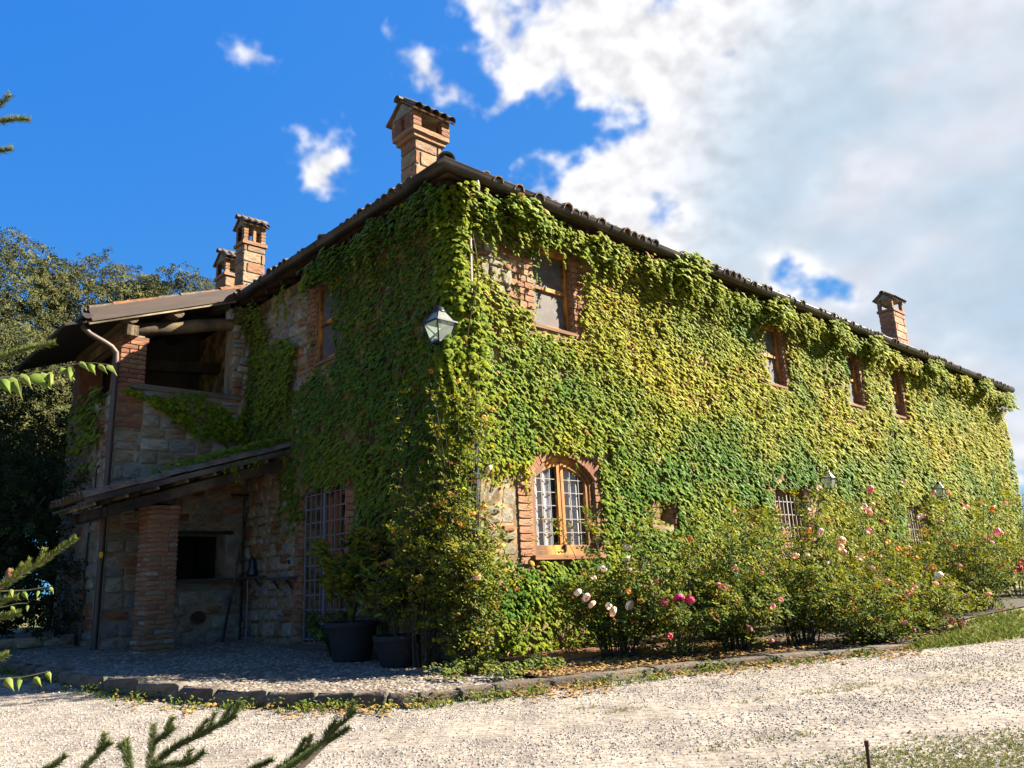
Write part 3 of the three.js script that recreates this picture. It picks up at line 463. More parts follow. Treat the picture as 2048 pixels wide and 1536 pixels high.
function chimney(x, y, z, w, d, h, hood, o = {}) { // brick stack with a little tiled gable on top; ridge along x
  const c = group('chimney', house, [x, y, z]); if (o.label) c.userData.label = o.label; if (o.turn) c.rotation.y = o.turn; const r = rng(o.seed ?? 1), bh = 0.26;
  mesh('chimney_core', box(w - 0.04, h, d - 0.04, 0, h / 2, 0), M.mortar, c);
  for (let v = 0, k = 0; v < h - 0.05; v += bh, k++) for (const [ax, n, wid, off] of [[0, 1, w, d], [0, -1, w, d], [1, 1, d, w], [1, -1, d, w]]) {
    const cut = (k + ax) % 2 ? 0.32 : -0.32, parts = wid > 0.5 ? [[-wid / 2, cut * wid], [cut * wid, wid / 2]] : [[-wid / 2, wid / 2]], hh = Math.min(bh, h - v);
    for (const [a, b] of parts) { if (b - a < 0.06) continue; const m = (a + b) / 2, q = off / 2 - 0.03, o2 = mesh('brick', pick(BRICK_GEO, r), pick(BLOCKS, r), c, ax ? [n * q, v + hh / 2, m] : [m, v + hh / 2, n * q], [0, ax ? n * Math.PI / 2 : n > 0 ? 0 : Math.PI, 0], [b - a - 0.026 - r() * 0.02, hh - 0.024 - r() * 0.02, 0.07]); }
  }
  let top = h; const lip = (w2, d2, t) => { mesh('brick_course', box(w2, t - 0.008, d2, 0, top + t / 2, 0), pick(BLOCKS.slice(0, 3), r), c); top += t; };
  if (o.corbel) { lip(w + 0.09, d + 0.09, 0.08); lip(w + 0.18, d + 0.18, 0.09); } else lip(w + 0.07, d + 0.07, 0.09);
  const W = w + (o.corbel ? 0.2 : 0.0), D = d + (o.corbel ? 0.2 : 0.0), ph = hood, pw = 0.11;
  for (const sx of [-1, 1]) for (const sz of [-1, 1]) for (let k = 0; k < ph / 0.085; k++) mesh('brick', pick(BRICK_GEO, r), pick(o.corbel ? BRICKS.concat(BLOCKS) : BLOCKS, r), c, [sx * (W / 2 - (o.corbel ? 0.085 : pw / 2)), top + 0.0425 + k * 0.085, sz * (D / 2 - pw / 2)], [0, sz < 0 ? Math.PI : 0, 0], [(o.corbel ? 0.165 : pw), 0.077, pw]);
  if (o.mids) for (const sz of [-1, 1]) mesh('brick', pick(BRICK_GEO, r), pick(BLOCKS, r), c, [0, top + ph / 2, sz * (D / 2 - 0.045)], [0, sz < 0 ? Math.PI : 0, 0], [0.07, ph - 0.008, 0.07]);
  if (o.corbel) for (const sx of [-1, 1]) for (const sz of [-1, 1]) mesh('brick', pick(BRICK_GEO, r), pick(BRICKS, r), c, [sx * (W / 2 - 0.05), top + ph / 2, sz * (D / 2 - 0.17)], [0, sx * Math.PI / 2, 0], [0.16, ph - 0.01, 0.09]);
  top += ph; mesh('flue_cap', box(W - 0.2, 0.03, D - 0.2, 0, top - ph + 0.01, 0), M.dark, c);
  const rise = D * 0.40, ov = 0.1, sh = new THREE.Shape([[-D / 2, 0], [D / 2, 0], [0, rise]].map(([a, b]) => new THREE.Vector2(a, b)));
  mesh('pediment', new THREE.ExtrudeGeometry(sh, { depth: W, bevelEnabled: false }).translate(0, 0, -W / 2).rotateY(Math.PI / 2).translate(0, top, 0), M.plaster, c);
  const ln = Math.hypot(D / 2 + ov, rise + ov * 0.84), an = Math.atan2(rise, D / 2), half = new THREE.CylinderGeometry(0.06, 0.078, ln, 7, 1, true, -Math.PI / 2, Math.PI).rotateX(-Math.PI / 2);
  for (const s of [-1, 1]) { mesh('roof_slab', box(W + 0.1, 0.03, ln).rotateX(s * an), TERRA[2], c, [0, top + rise / 2 + 0.015, s * (D / 4 + ov / 2 - 0.02)]);
    const n = Math.round((W + 0.16) / 0.17); for (let k = 0; k < n; k++) { const o2 = mesh('roof_tile', half, pick(TILES, r), c, [-W / 2 - 0.05 + (k + 0.5) * (W + 0.1) / n, top + rise / 2 + 0.03, s * (D / 4 + ov / 2)]); o2.rotation.set(s > 0 ? an : an, s > 0 ? 0 : Math.PI, 0, 'YXZ'); } }
  mesh('ridge_tile', new THREE.CylinderGeometry(0.08, 0.1, W + 0.22, 8, 1, true, -Math.PI / 2, Math.PI).rotateX(-Math.PI / 2).rotateY(Math.PI / 2), pick(TILES, r), c, [0, top + rise + 0.02, 0]);
}
chimney(0.875, 6.5, -1.82, 0.55, 0.42, 1.5, 0.26, { corbel: true, seed: 3, label: 'big corbelled brick chimney nearest the front corner' });
chimney(1.27, 6.6, -9.15, 0.54, 0.45, 2.25, 0.42, { mids: true, seed: 4, label: 'brick chimney with slim open pillars under a tile cap' });
chimney(1.5, 6.5, -10.75, 0.55, 0.6, 2.1, 0.36, { seed: 5, label: 'small chimney half hidden behind the pillared one' });
chimney(21.1, 6.9, -2.1, 0.95, 0.5, 2.25, 0.36, { seed: 6, label: 'plain brick chimney near the far end of the roof' });

// ---------------------------------------------------------------- loggia annex at the end of the gable wall
const AZ = -6.1, AX = -2.3, AB = -8.9;
const annex = thing('loggia_annex', 'stone annex with open upper loggia and bread oven below, beside the gable wall', 'outbuilding');
{
  const f = group('front_wall', annex, [0, 0, AZ]);
  wallWith(f, 'wall', [[AX, -0.3], [-0.01, -0.3], [-0.01, 4.4], [AX, 4.4]], [shift(archPath(0.92, 0.73, 0), -1.27, 1.2)], 0.4, M.mortar);
  const notOven = (u, v, a, b) => !(u + a > -1.29 && u - a < -0.33 && v + b > 1.18 && v - b < 1.95) && Math.hypot(u + 0.78, (v - 0.56) * 1.2) > 0.12 + a * 0.6;
  stones(f, AX + 0.01, -0.02, 0.1, 3.1, notOven, { seed: 81, brickish: 0.16, hMin: 0.13, hMax: 0.27, lMin: 0.24, lMax: 0.55 });
  stones(f, AX + 0.42, -0.02, 3.1, 4.33, () => true, { seed: 82, hMin: 0.13, hMax: 0.26, lMin: 0.26, lMax: 0.6 });
  stones(f, AX + 0.01, AX + 0.42, 3.1, 3.7, () => true, { seed: 83, hMin: 0.14, hMax: 0.22, lMin: 0.26, lMax: 0.5 });
  bricks(group('brick_pillar', annex, [0, 0, AZ]), AX, AX + 0.42, 3.7, 5.2, { h: 0.085, l: 0.28, seed: 84, z: 0.0, d: 0.14 });
  bricks(group('brick_pillar_side', annex, [AX, 0, 0], -Math.PI / 2), AZ - 0.38, AZ - 0.005, 3.0, 5.2, { h: 0.085, l: 0.28, seed: 85, z: 0.0, d: 0.14 });
  mesh('pillar_core', box(0.36, 1.75, 0.36, AX + 0.2, 4.45, AZ - 0.2), M.mortar, annex);
  mesh('pillar_cap', box(0.46, 0.1, 0.44, AX + 0.21, 5.24, AZ - 0.2), BRICKS[2], annex);
  mesh('stone_pier_core', box(0.32, 1.9, 0.36, -0.18, 5.25, AZ - 0.2), M.mortar, annex);
  stones(group('stone_pier', annex, [0, 0, AZ]), -0.36, -0.01, 4.33, 6.15, () => true, { seed: 86, hMin: 0.12, hMax: 0.2, lMin: 0.2, lMax: 0.4, z: 0.0, brickish: 0.25 });
  mesh('loggia_sill', box(1.9, 0.09, 0.5, -1.17, 4.42, AZ - 0.2), KERBS[1], annex);
  // oven
  const o = group('bread_oven', annex, [-1.27, 1.2, AZ]); o.userData.label = 'square black mouth of the bread oven';
  mesh('oven_chamber', mergeGeometries([box(1.0, 0.05, 1.2, 0.46, -0.028, -0.9), box(1.0, 0.05, 1.2, 0.46, 0.76, -0.9), box(0.05, 0.8, 1.2, -0.03, 0.37, -0.9), box(0.05, 0.8, 1.2, 0.95, 0.37, -0.9), box(1.0, 0.8, 0.05, 0.46, 0.37, -1.45)]), M.soot, o);
  mesh('oven_ledge', box(1.3, 0.07, 0.3, 0.5, -0.04, 0.06), M.slate, o); mesh('oven_lintel', box(1.15, 0.06, 0.1, 0.46, 0.77, 0.012), M.ironDark, o);
  mesh('ash_hole', new THREE.CylinderGeometry(0.14, 0.12, 0.06, 9).rotateX(Math.PI / 2).scale(1, 0.78, 1).translate(0.49, -0.63, -0.005), M.rust, o);
  // left wall, rear pillar, back of the loggia
  const lw = group('side_wall', annex, [AX, 0, 0], -Math.PI / 2);
  wallWith(lw, 'wall', [[AB, -0.3], [AZ - 0.4, -0.3], [AZ - 0.4, 4.4], [AB, 4.4]], [], 0.4, M.mortar);
  stones(lw, AB, AZ - 0.005, 0.3, 4.36, (u, v) => v < 2.9 ? nz(u * 2, v * 2, 2) > -0.2 : true, { seed: 87, pal: STONES.concat(PALE), hMin: 0.15, hMax: 0.3, lMin: 0.22, lMax: 0.5, brickish: 0.2 });
  mesh('rear_pillar', box(0.4, 1.2, 0.4, AX + 0.2, 4.95, AB + 0.2), BRICKS[2], annex);
  mesh('back_wall', mergeGeometries([box(1.25, 6.8, 0.3, -0.63, 2.9, AB + 0.15), box(0.5, 6.3, 0.3, -1.5, 2.65, AB + 0.15)]), M.slate, annex);
  mesh('loggia_door', box(0.85, 1.55, 0.06, -1.62, 5.0, AB + 0.33), M.beamDark, annex);
  mesh('loggia_floor', box(2.0, 0.15, 2.3, -1.1, 3.6, -7.6), M.room, annex);
  mesh('inner_beam', bar([AX + 0.3, 5.15, -7.6], [0.0, 5.35, -7.6], 0.2), M.beamDark, annex);
  // timbers
  mesh('front_beam', taper([[AX + 0.02, 5.42, AZ - 0.12], [-1.5, 5.58, AZ - 0.1], [-0.8, 5.77, AZ - 0.12], [0.05, 5.95, AZ - 0.12]], 0.12, 0.13, 10, 8), M.beam, annex);
  mesh('wall_plate', bar([AX + 0.1, 5.32, AZ + 0.25], [AX + 0.1, 5.32, AB - 0.2], 0.18), M.beam, annex);
  for (let k = 0; k < 3; k++) mesh('purlin_end', new THREE.CylinderGeometry(0.10, 0.12, 2.9, 9).rotateX(Math.PI / 2), k ? M.beam : M.beamDark, annex, [[-0.62, -1.45, -2.2][k], [6.1, 5.8, 5.56][k], -7.35]);
  mesh('switch_box', box(0.12, 0.2, 0.08), M.white, annex, [-0.47, 6.0, AZ + 0.06], [0, 0.2, 0.1]);
  // roof
  const S = 0.365, x0 = -2.88, x1 = 0.4, an = Math.atan(S), len = (x1 - x0) / Math.cos(an), z0 = AZ + 0.28, z1 = AB - 0.4, zm = (z0 + z1) / 2;
  const ry = (x) => 5.36 + (x - x0) * S;
  const r0 = group('roof', annex); const at = (x, dy, w, h, d, m, name, z = zm) => mesh(name, box(w / Math.cos(an), h, d), m, r0, [x, ry(x) + dy, z], [0, 0, an]);
  at((x0 - 0.35) / 2, 0.0, -0.35 - x0 + 0.7, 0.05, z0 - z1 - 0.06, M.beamDark, 'roof_boards'); at((x0 - 0.45) / 2, -0.045, -0.45 - x0, 0.05, 0.05, M.paleWood, 'batten', z0 - 0.04);
  at((x0 - 0.45) / 2, 0.09, -0.45 - x0, 0.22, 0.025, M.fascia, 'fascia', z0);
  const r = rng(17), tile = new THREE.CylinderGeometry(0.085, 0.1, 0.46, 8, 1, true, -Math.PI / 2, Math.PI).rotateX(-Math.PI / 2);
  for (let i = 0; i < 8; i++) for (let z = z0 - 0.1; z > z1; z -= 0.2) { const x = x0 + 0.22 + i * 0.36, o2 = mesh('roof_tile', tile, pick(r() < 0.6 ? TERRA : TILES, r), r0, [x, ry(x) + 0.16 + r() * 0.03, z]); o2.rotation.set(an, -Math.PI / 2 + (r() - 0.5) * 0.1, (r() - 0.5) * 0.1, 'YXZ'); }
  // gutter and pipe
  const gut = new THREE.CylinderGeometry(0.085, 0.085, 3.35, 12, 1, true, -Math.PI / 2, Math.PI).rotateX(Math.PI / 2);
  mesh('gutter', mergeGeometries([gut, gut.clone().scale(0.9, 0.9, 1), new THREE.CircleGeometry(0.085, 10, Math.PI, Math.PI).translate(0, 0, 1.675), new THREE.CircleGeometry(0.085, 10, Math.PI, Math.PI).translate(0, 0, -1.675)].map((g) => g.toNonIndexed())), M.gutter, annex, [x0 - 0.05, 5.45, z0 - 1.62]);
  mesh('downpipe', tube([[x0 - 0.05, 5.38, z0 - 0.18], [x0 - 0.04, 5.27, z0 - 0.17], [x0 + 0.02, 5.2, z0 - 0.16], [AX - 0.18, 5.02, AZ + 0.1], [AX - 0.09, 4.93, AZ + 0.08], [AX - 0.08, 4.75, AZ + 0.08], [AX - 0.08, 3.4, AZ + 0.08], [AX - 0.08, 0.15, AZ + 0.08]], 0.05, 44, 8), M.pipe, annex);
}
// ---------------------------------------------------------------- lean-to porch roof over the oven
const porch = thing('lean_to_porch', 'sagging lean-to tile roof on a rough brick pillar sheltering the oven', 'porch roof');
{
  const S = 0.30, an = Math.atan(S), x0 = -3.12, x1 = -0.02, z0 = -4.3, z1 = AZ + 0.05, y0 = 2.26, ry = (x) => y0 + (x - x0) * S, r = rng(29);
  const roof = group('roof', porch);
  for (let k = 0; k < 9; k++) { const z = z0 - 0.1 - k * 0.2; mesh('plank', box(3.2, 0.03, 0.19), M.plank, roof, [(x0 + x1) / 2, ry((x0 + x1) / 2) - 0.01, z], [0, 0, an]); }
  mesh('verge_board', box(3.22, 0.075, 0.05), M.plank, roof, [(x0 + x1) / 2, ry((x0 + x1) / 2) + 0.02, z0 - 0.005], [0, 0, an]);
  for (let k = 0; k < 8; k++) mesh('batten', box(0.05, 0.05, 1.7), M.batten, roof, [x0 + 0.12 + k * 0.42, ry(x0 + 0.12 + k * 0.42) - 0.05, (z0 + z1) / 2], [0, 0, an]);
  const tile = new THREE.CylinderGeometry(0.085, 0.1, 0.46, 8, 1, true, -Math.PI / 2, Math.PI).rotateX(-Math.PI / 2);
  for (let i = 0; i < 9; i++) for (let k = 0; k < 9; k++) { const x = x0 + 0.2 + i * 0.345, o = mesh('roof_tile', tile, pick(TILES, r), roof, [x, ry(x) + 0.07 + r() * 0.03, z0 - 0.07 - k * 0.2]); o.rotation.set(an, -Math.PI / 2 + (r() - 0.5) * 0.14, (r() - 0.5) * 0.16, 'YXZ'); }
  mesh('rafter', bar([-2.75, 2.17, -4.72], [-0.05, 3.02, -4.72], 0.09, 0.15), M.plank, porch); mesh('rafter', bar([-2.9, 2.14, -5.7], [-0.05, 3.0, -5.7], 0.1, 0.14), M.beamDark, porch);
  mesh('eave_beam', bar([-2.78, 2.16, -4.6], [-2.78, 2.16, -6.05], 0.12, 0.14), M.beamDark, porch);
  mesh('post_beam', bar([-1.83, 2.42, -4.75], [-1.83, 2.42, -6.05], 0.2, 0.2), M.beamDark, porch);
  const p = group('brick_pillar', porch, [-1.87, 0, -5.0]); p.userData.label = 'square rough brick pillar'; const W = 0.43, h = 0.07; let k = 0;
  mesh('pillar_core', box(W - 0.03, 2.25, W - 0.03, 0, 1.15, 0), M.mortar, p);
  for (let y = 0.06; y < 2.26; y += h, k++) { const grow = y > 2.15 ? 0.04 : y < 0.3 ? 0.05 : 0; for (let s = 0; s < 4; s++) { const ang = s * Math.PI / 2 - Math.PI / 2; if (s === 3 || s === 2) { if (k % 4) continue; }
    const lay = r() < 0.55 ? [[-0.5, 0.12 + r() * 0.1], [0.12 + r() * 0.06, 0.5]] : [[-0.5, -0.15 + r() * 0.1], [-0.1, 0.5]]; let prev = -0.5;
    for (const [, b] of lay) { const a = prev, e = Math.min(0.5, b), w = (e - a) * (W + grow); prev = e; const m = (a + e) / 2 * W; mesh('brick', pick(BRICK_GEO, r), r() < 0.12 ? pick(STONES, r) : pick(BRICKS, r), p, [Math.cos(ang) * m + Math.sin(ang) * (W / 2 - 0.03 + grow / 2), y + h / 2, -Math.sin(ang) * m + Math.cos(ang) * (W / 2 - 0.03 + grow / 2)], [0, ang, 0], [w - 0.012, h - 0.014, 0.08 + r() * 0.015]); } } }
}
// ---------------------------------------------------------------- small things by the oven and the door
{
  const pole = thing('wooden_pole', 'long thin wooden pole leaning in the corner by the oven', 'pole'); mesh('shaft', taper([[-0.5, 0.16, -5.72], [-0.28, 1.1, -5.86], [-0.02, 2.3, -6.0]], 0.024, 0.018, 6, 6), M.toolWood, pole);
  const rake = thing('garden_rake', 'dark long-handled rake standing upside down against the corner wall', 'rake', [-0.12, 0.13, -5.95]); mesh('handle', tube([[0.02, 0, 0.02], [0.03, 1.2, 0], [0.02, 2.5, -0.02]], 0.014, 4, 5), M.beamDark, rake); mesh('rake_head', mergeGeometries([box(0.5, 0.03, 0.03, 0.02, 2.5, -0.02), ...[0, 1, 2, 3, 4, 5, 6].map((i) => box(0.012, 0.07, 0.012, -0.2 + i * 0.07, 2.46, 0.0))]), M.ironDark, rake);
  const rod = thing('iron_rod', 'thin pale metal rod upright under the stone shelf', 'rod', [-0.14, 0.14, -5.62]); mesh('rod', tube([[0, 0, 0], [0.005, 0.5, 0], [0, 1.02, 0]], 0.011, 3, 6), M.iron, rod); mesh('tip', new THREE.ConeGeometry(0.015, 0.05, 6), M.iron, rod, [0, 1.04, 0]);
  for (const [z0, z1, y, lab] of [[-5.85, -5.2, 1.18, 'narrow stone wall shelf carrying the dark bell'], [-4.82, -4.08, 1.14, 'narrow stone wall shelf under the little white box beside the door']]) { const s = thing('wall_shelf', lab, 'shelf', [-0.1, y, (z0 + z1) / 2]); mesh('board', box(0.2, 0.04, z1 - z0), M.slate, s); for (const k of [-1, 1]) mesh('bracket', bar([0.06, -0.16, k * (z1 - z0) * 0.3], [-0.04, -0.02, k * (z1 - z0) * 0.3], 0.02), M.ironDark, s); }
  const bell = thing('iron_bell', 'dark tapering bell-shaped vessel standing on the wall shelf', 'bell', [-0.11, 1.2, -5.53]); mesh('body', new THREE.LatheGeometry([[0, 0], [0.1, 0], [0.09, 0.05], [0.065, 0.16], [0.05, 0.27], [0.02, 0.32], [0, 0.33]].map(([a, b]) => new THREE.Vector2(a, b)), 14), M.ironDark, bell); mesh('loop', new THREE.TorusGeometry(0.022, 0.006, 5, 10), M.ironDark, bell, [0, 0.345, 0]);
  const ib = thing('intercom_box', 'small white box with a dark opening on the wall left of the grilled door', 'wall box', [-0.06, 1.39, -4.2]); mesh('case', box(0.07, 0.13, 0.2), M.cream, ib); mesh('opening', box(0.01, 0.065, 0.075), M.dark, ib, [-0.036, 0.0, -0.035]);
  const lowWall = thing('garden_wall', 'low rough stone wall running left from the annex', 'wall', [-2.4, 0, -7.0]); mesh('core', box(4.6, 0.62, 0.3, -2.3, 0.1, -0.2), M.mortar, lowWall); const sg = group('stone_face', lowWall); stones(sg, -4.5, -0.02, 0.08, 0.42, () => true, { seed: 95, hMin: 0.12, hMax: 0.2, lMin: 0.25, lMax: 0.6, z: -0.04, brickish: 0.2 });
  const rr = thing('rusty_rod', 'thin rusty rod standing in the sparse grass by the road', 'rod', [-1.26, -0.36, 5.31]); mesh('rod', taper([[0, 0, 0], [0.01, 0.15, 0], [0.02, 0.31, 0]], 0.012, 0.012, 4, 8), M.rust, rr); mesh('cap', new THREE.CylinderGeometry(0.015, 0.015, 0.03, 8), M.rust, rr, [0.021, 0.312, 0]);
  const st = thing('rusty_stub', 'short rusty stub poking out of the grass behind the rod', 'stub', [-0.11, -0.27, 5.1]); mesh('rod', taper([[0, 0, 0], [0.01, 0.03, 0], [0.015, 0.06, 0]], 0.012, 0.014, 3, 8), M.rust, st); mesh('cap', new THREE.SphereGeometry(0.022, 8, 6).scale(1.2, 0.8, 1), M.rust, st, [0.015, 0.07, 0]);
  const tap = thing('pipe_tag', 'small yellow tag on the annex downpipe', 'tag', [AX - 0.11, 1.62, AZ + 0.14]); mesh('plate', box(0.05, 0.09, 0.012), new THREE.MeshStandardMaterial({ color: 0xd8a01c, roughness: 0.7 }), tap, [0, 0, 0.03]); mesh('tie', new THREE.TorusGeometry(0.056, 0.006, 5, 14).rotateX(Math.PI / 2), M.white, tap, [0.03, 0, -0.06]);
}
// ---------------------------------------------------------------- lanterns
function lantern(at, label, s, wallDir, reach) { // four-sided glass lantern, wide at the top, with a pyramid roof; origin at its foot
  const g = thing('wall_lantern', label, 'lantern', at, 0, 'four-sided wall lanterns of the farmhouse'), w0 = 0.08, w1 = 0.145, h = 0.27;
  const cor = (w, y) => [[-w, y, -w], [w, y, -w], [w, y, w], [-w, y, w]], lo = cor(w0, 0.02), hi = cor(w1, h), top = cor(0.055, h + 0.15);
  const quad = (list) => { const P = [], I = [], U = []; for (const q of list) { const k = P.length / 3; for (const p of q) P.push(...p); U.push(0, 0, 1, 0, 1, 1, 0, 1); I.push(k, k + 1, k + 2, k, k + 2, k + 3); } const b = new THREE.BufferGeometry(); b.setAttribute('position', new THREE.Float32BufferAttribute(P, 3)); b.setAttribute('uv', new THREE.Float32BufferAttribute(U, 2)); b.setIndex(I); b.computeVertexNormals(); return b; };
  for (let i = 0; i < 4; i++) { const j = (i + 1) % 4; mesh('pane', quad([[lo[i], lo[j], hi[j], hi[i]]]), M.lampGlass, g); mesh('roof_pane', quad([[hi[i], hi[j], top[j], top[i]].map(([x, y, z]) => [x * 0.99, y + 0.004, z * 0.99])]), M.lampGlass, g); mesh('corner_bar', bar(lo[i], hi[i], 0.018), M.ironDark, g); mesh('roof_rib', bar(hi[i].map((v, k) => k === 1 ? v : v * 1.1), top[i], 0.016), M.ironDark, g); mesh('rim', bar(hi[i].map((v, k) => k === 1 ? v : v * 1.1), hi[j].map((v, k) => k === 1 ? v : v * 1.1), 0.022, 0.02), M.ironDark, g); mesh('foot_rim', bar(lo[i], lo[j], 0.02), M.ironDark, g); }
  mesh('crown', new THREE.LatheGeometry([[0.075, 0], [0.08, 0.02], [0.06, 0.035], [0.062, 0.06], [0.03, 0.085], [0.012, 0.095], [0.014, 0.12], [0, 0.13]].map(([a, b]) => new THREE.Vector2(a, b + h + 0.14)), 12), M.ironDark, g);
  mesh('bulb', new THREE.SphereGeometry(0.035, 10, 8).scale(1, 1.5, 1), M.white, g, [0, 0.12, 0]); mesh('socket', new THREE.CylinderGeometry(0.02, 0.03, 0.06, 8), M.ironDark, g, [0, 0.04, 0]);
  const [dx, dz] = wallDir; mesh('bracket', mergeGeometries([tube([[0, 0.02, 0], [0, -0.12, 0], [dx * reach * 0.5, -0.2, dz * reach * 0.5], [dx * reach, -0.12, dz * reach]], 0.014, 14, 6), tube([[0, -0.06, 0], [dx * reach * 0.4, -0.06, dz * reach * 0.4], [dx * reach, -0.32, dz * reach]], 0.01, 10, 6)]), M.ironDark, g);
  g.scale.setScalar(s); return g;
}
lantern([-0.42, 3.86, 0.22], 'large glass lantern on the front corner of the vine-covered house', 1.0, [0.85, -0.5], 0.5);
lantern([9.3, 2.42, 0.38], 'wall lantern above the rose bushes, nearer of the two on the sunny wall', 0.8, [0, -1], 0.4);
lantern([15.4, 2.45, 0.38], 'wall lantern farthest along the sunny wall', 0.8, [0, -1], 0.4);

// ---------------------------------------------------------------- climbing vine
const OPEN_R = [[1.25, 1.2, 2.62, 2.68], ...UPPER.map(([x, w]) => [x - 0.02, UY - 0.1, x + w + 0.06, UY + UH - 0.08]), [7.6, 0, 9.1, 2.45], [13.8, 0, 15.2, 2.3], [3.85, 1.62, 4.52, 2.1], [6.55, 1.6, 7.05, 2.06]];
const soft = (x, y, x0, y0, x1, y1, e) => smooth(-e, e, Math.min(x - x0, x1 - x, y - y0, y1 - y)); // 1 inside a box
function coverRight(x, y) {
  const n = fbm(x * 0.9, y * 0.9, 1, 4), n2 = fbm(x * 2.5, y * 2.5, 5, 3);
  let c = 1;
  for (const [a, b, e, d] of OPEN_R) c = Math.min(c, 1 - soft(x, y, a, b, e, d, 0.03 + 0.05 * Math.abs(n2)));
  const bx = x + n2 * 0.22, by = y + n * 0.22;
  // bare bricks beside the first upper window: a slanting patch, and the plaster left of the arched window
  if (by > 4.45 && by < 5.62) { const lo = lerp(1.45, 0.42, smooth(4.5, 5.25, by)); c = Math.min(c, 1 - 0.96 * smooth(lo - 0.1, lo + 0.08, bx) * smooth(1.62, 1.5, x) * smooth(5.62, 5.45, by)); }
  c = Math.min(c, 1 - soft(bx, by, 0.26, 1.2, 1.3, 2.42, 0.12)); c = Math.min(c, 1 - 0.85 * soft(bx, by, 2.5, 1.35, 2.64, 2.4, 0.05)); c = Math.min(c, 1 - soft(bx, by, 1.0, 1.12, 1.3, 2.5, 0.05));
  for (const [px, w] of UPPER) c = Math.min(c, 1 - 0.9 * soft(bx, by, px + w, UY - 0.05, px + w + 0.14, UY + UH - 0.3, 0.06));
  c = Math.min(c, 1 - 0.8 * soft(bx, by, 8.95, 1.9, 9.7, 2.75, 0.2), 1 - 0.7 * soft(bx, by, 7.3, 2.2, 8.2, 2.75, 0.15));
  if (y < 1.5) c *= lerp(x < 2.9 ? 0.85 : 0.35, 1, smooth(0.9, 1.5, y + n * 0.5));
  if (y < 0.5 && x < 3) c *= 0.55 + n2;
  return clamp(c * (n2 + n < -0.34 ? 0.3 : 1));
}
function coverLeft(u, y) { // u = -z
  const n = fbm(u * 0.9, y * 0.9, 11, 4), n2 = fbm(u * 2.5, y * 2.5, 15, 3), uu = u + n * 0.5, yy = y + n * 0.5;
  let c = 1;
  c = Math.min(c, 1 - soft(u, y, 2.95 + n2 * 0.15, UY - 0.08, 3.68, UY + 1.28, 0.05));
  c = Math.min(c, 1 - soft(uu, yy, 3.6, 4.35, 5.4, 6.5, 0.18));
  if (u > 3.9) c = Math.min(c, smooth(3.1, 3.5, yy + (u - 4) * 0.08));
  c = Math.min(c, 1 - soft(u, y, 2.25 + n2 * 0.2, 0, 3.98, 2.5 + n2 * 0.2, 0.08));
  if (u > 3.9 && u < 4.45) c = Math.max(c, soft(uu, y, 3.95, 2.0 + n2 * 2.2, 4.4, 3.6, 0.12) * 0.7);
  c *= lerp(0.12, 1, smooth(1.0 + 0.2 * u, 1.8 + 0.1 * u, y + n));
  return clamp(c * (n2 + n < -0.3 ? 0.35 : 1));
}
const leafTone = (r, yellow, dark) => { // base colours of the leaves themselves
  const k = r(); if (k < 0.008 + 0.22 * Math.max(0, yellow - 0.62)) return new THREE.Color().setRGB(0.20, 0.06 + r() * 0.05, 0.006);
  const y = clamp(yellow + (r() - 0.5) * 0.5), c = [lerp(0.050, 0.265, y), lerp(0.132, 0.255, y), lerp(0.004, 0.003, y)], v = (0.72 + r() * 0.5) * lerp(1, 0.5, dark); return new THREE.Color().setRGB(c[0] * v, c[1] * v, c[2] * v);
};
function vineLeaves(list, r, count, u0, u1, y0, y1, cover, world, n, size, yellow, opt = {}) {
  const a = V(0, 0, 0), nrm = V(0, 0, 0), tip = V(0, 0, 0), side = V(n.z, 0, -n.x);
  for (let i = 0; i < count; i++) {
    const u = lerp(u0, u1, r()), y = lerp(y0, y1, r()); if (r() > cover(u, y)) continue;
    const relief = 0.085 + 0.10 * fbm(u * 1.3, y * 1.3, opt.z ?? 2, 3) + 0.09 * fbm(u * 3.4, y * 3.4, 6, 2), eave = smooth(5.4, 6.0, y) * (0.22 + 0.4 * Math.max(0, fbm(u * 0.9, 3, 7, 2) + 0.1));
    world(a, u, y, Math.max(0.025, relief + eave) * (0.45 + 0.6 * r()));
    nrm.copy(n).multiplyScalar(0.75).addScaledVector(UP, 0.25 + r() * 0.75).addScaledVector(side, (r() - 0.5) * 1.3);
    tip.set(0, -1, 0).addScaledVector(n, 0.15).addScaledVector(side, (r() - 0.5) * 0.5);
    const s = size(u) * (0.45 + 0.5 * r() + 0.55 * r() * r()); list.push([placed(a.clone(), ...lookOut(nrm, tip, (r() - 0.5) * 0.7), s), leafTone(r, yellow(u, y), opt.dark ?? 0)]);
  }
}
const tendrils = (r, count, world, cover, u0, u1, y0) => { const g = []; for (let i = 0; i < count; i++) { let u = lerp(u0, u1, r()), y = y0 + r() * 0.4; const pts = []; for (let k = 0; k < 9 && y < 5.6; k++) { const p = V(0, 0, 0); world(p, u, y, 0.035); pts.push([p.x, p.y, p.z]); u += (r() - 0.5) * 0.5; y += 0.35 + r() * 0.5; if (cover(u, y) < 0.2) break; } if (pts.length > 2) g.push(taper(pts, 0.02, 0.006, 14, 5)); } return mergeGeometries(g); };
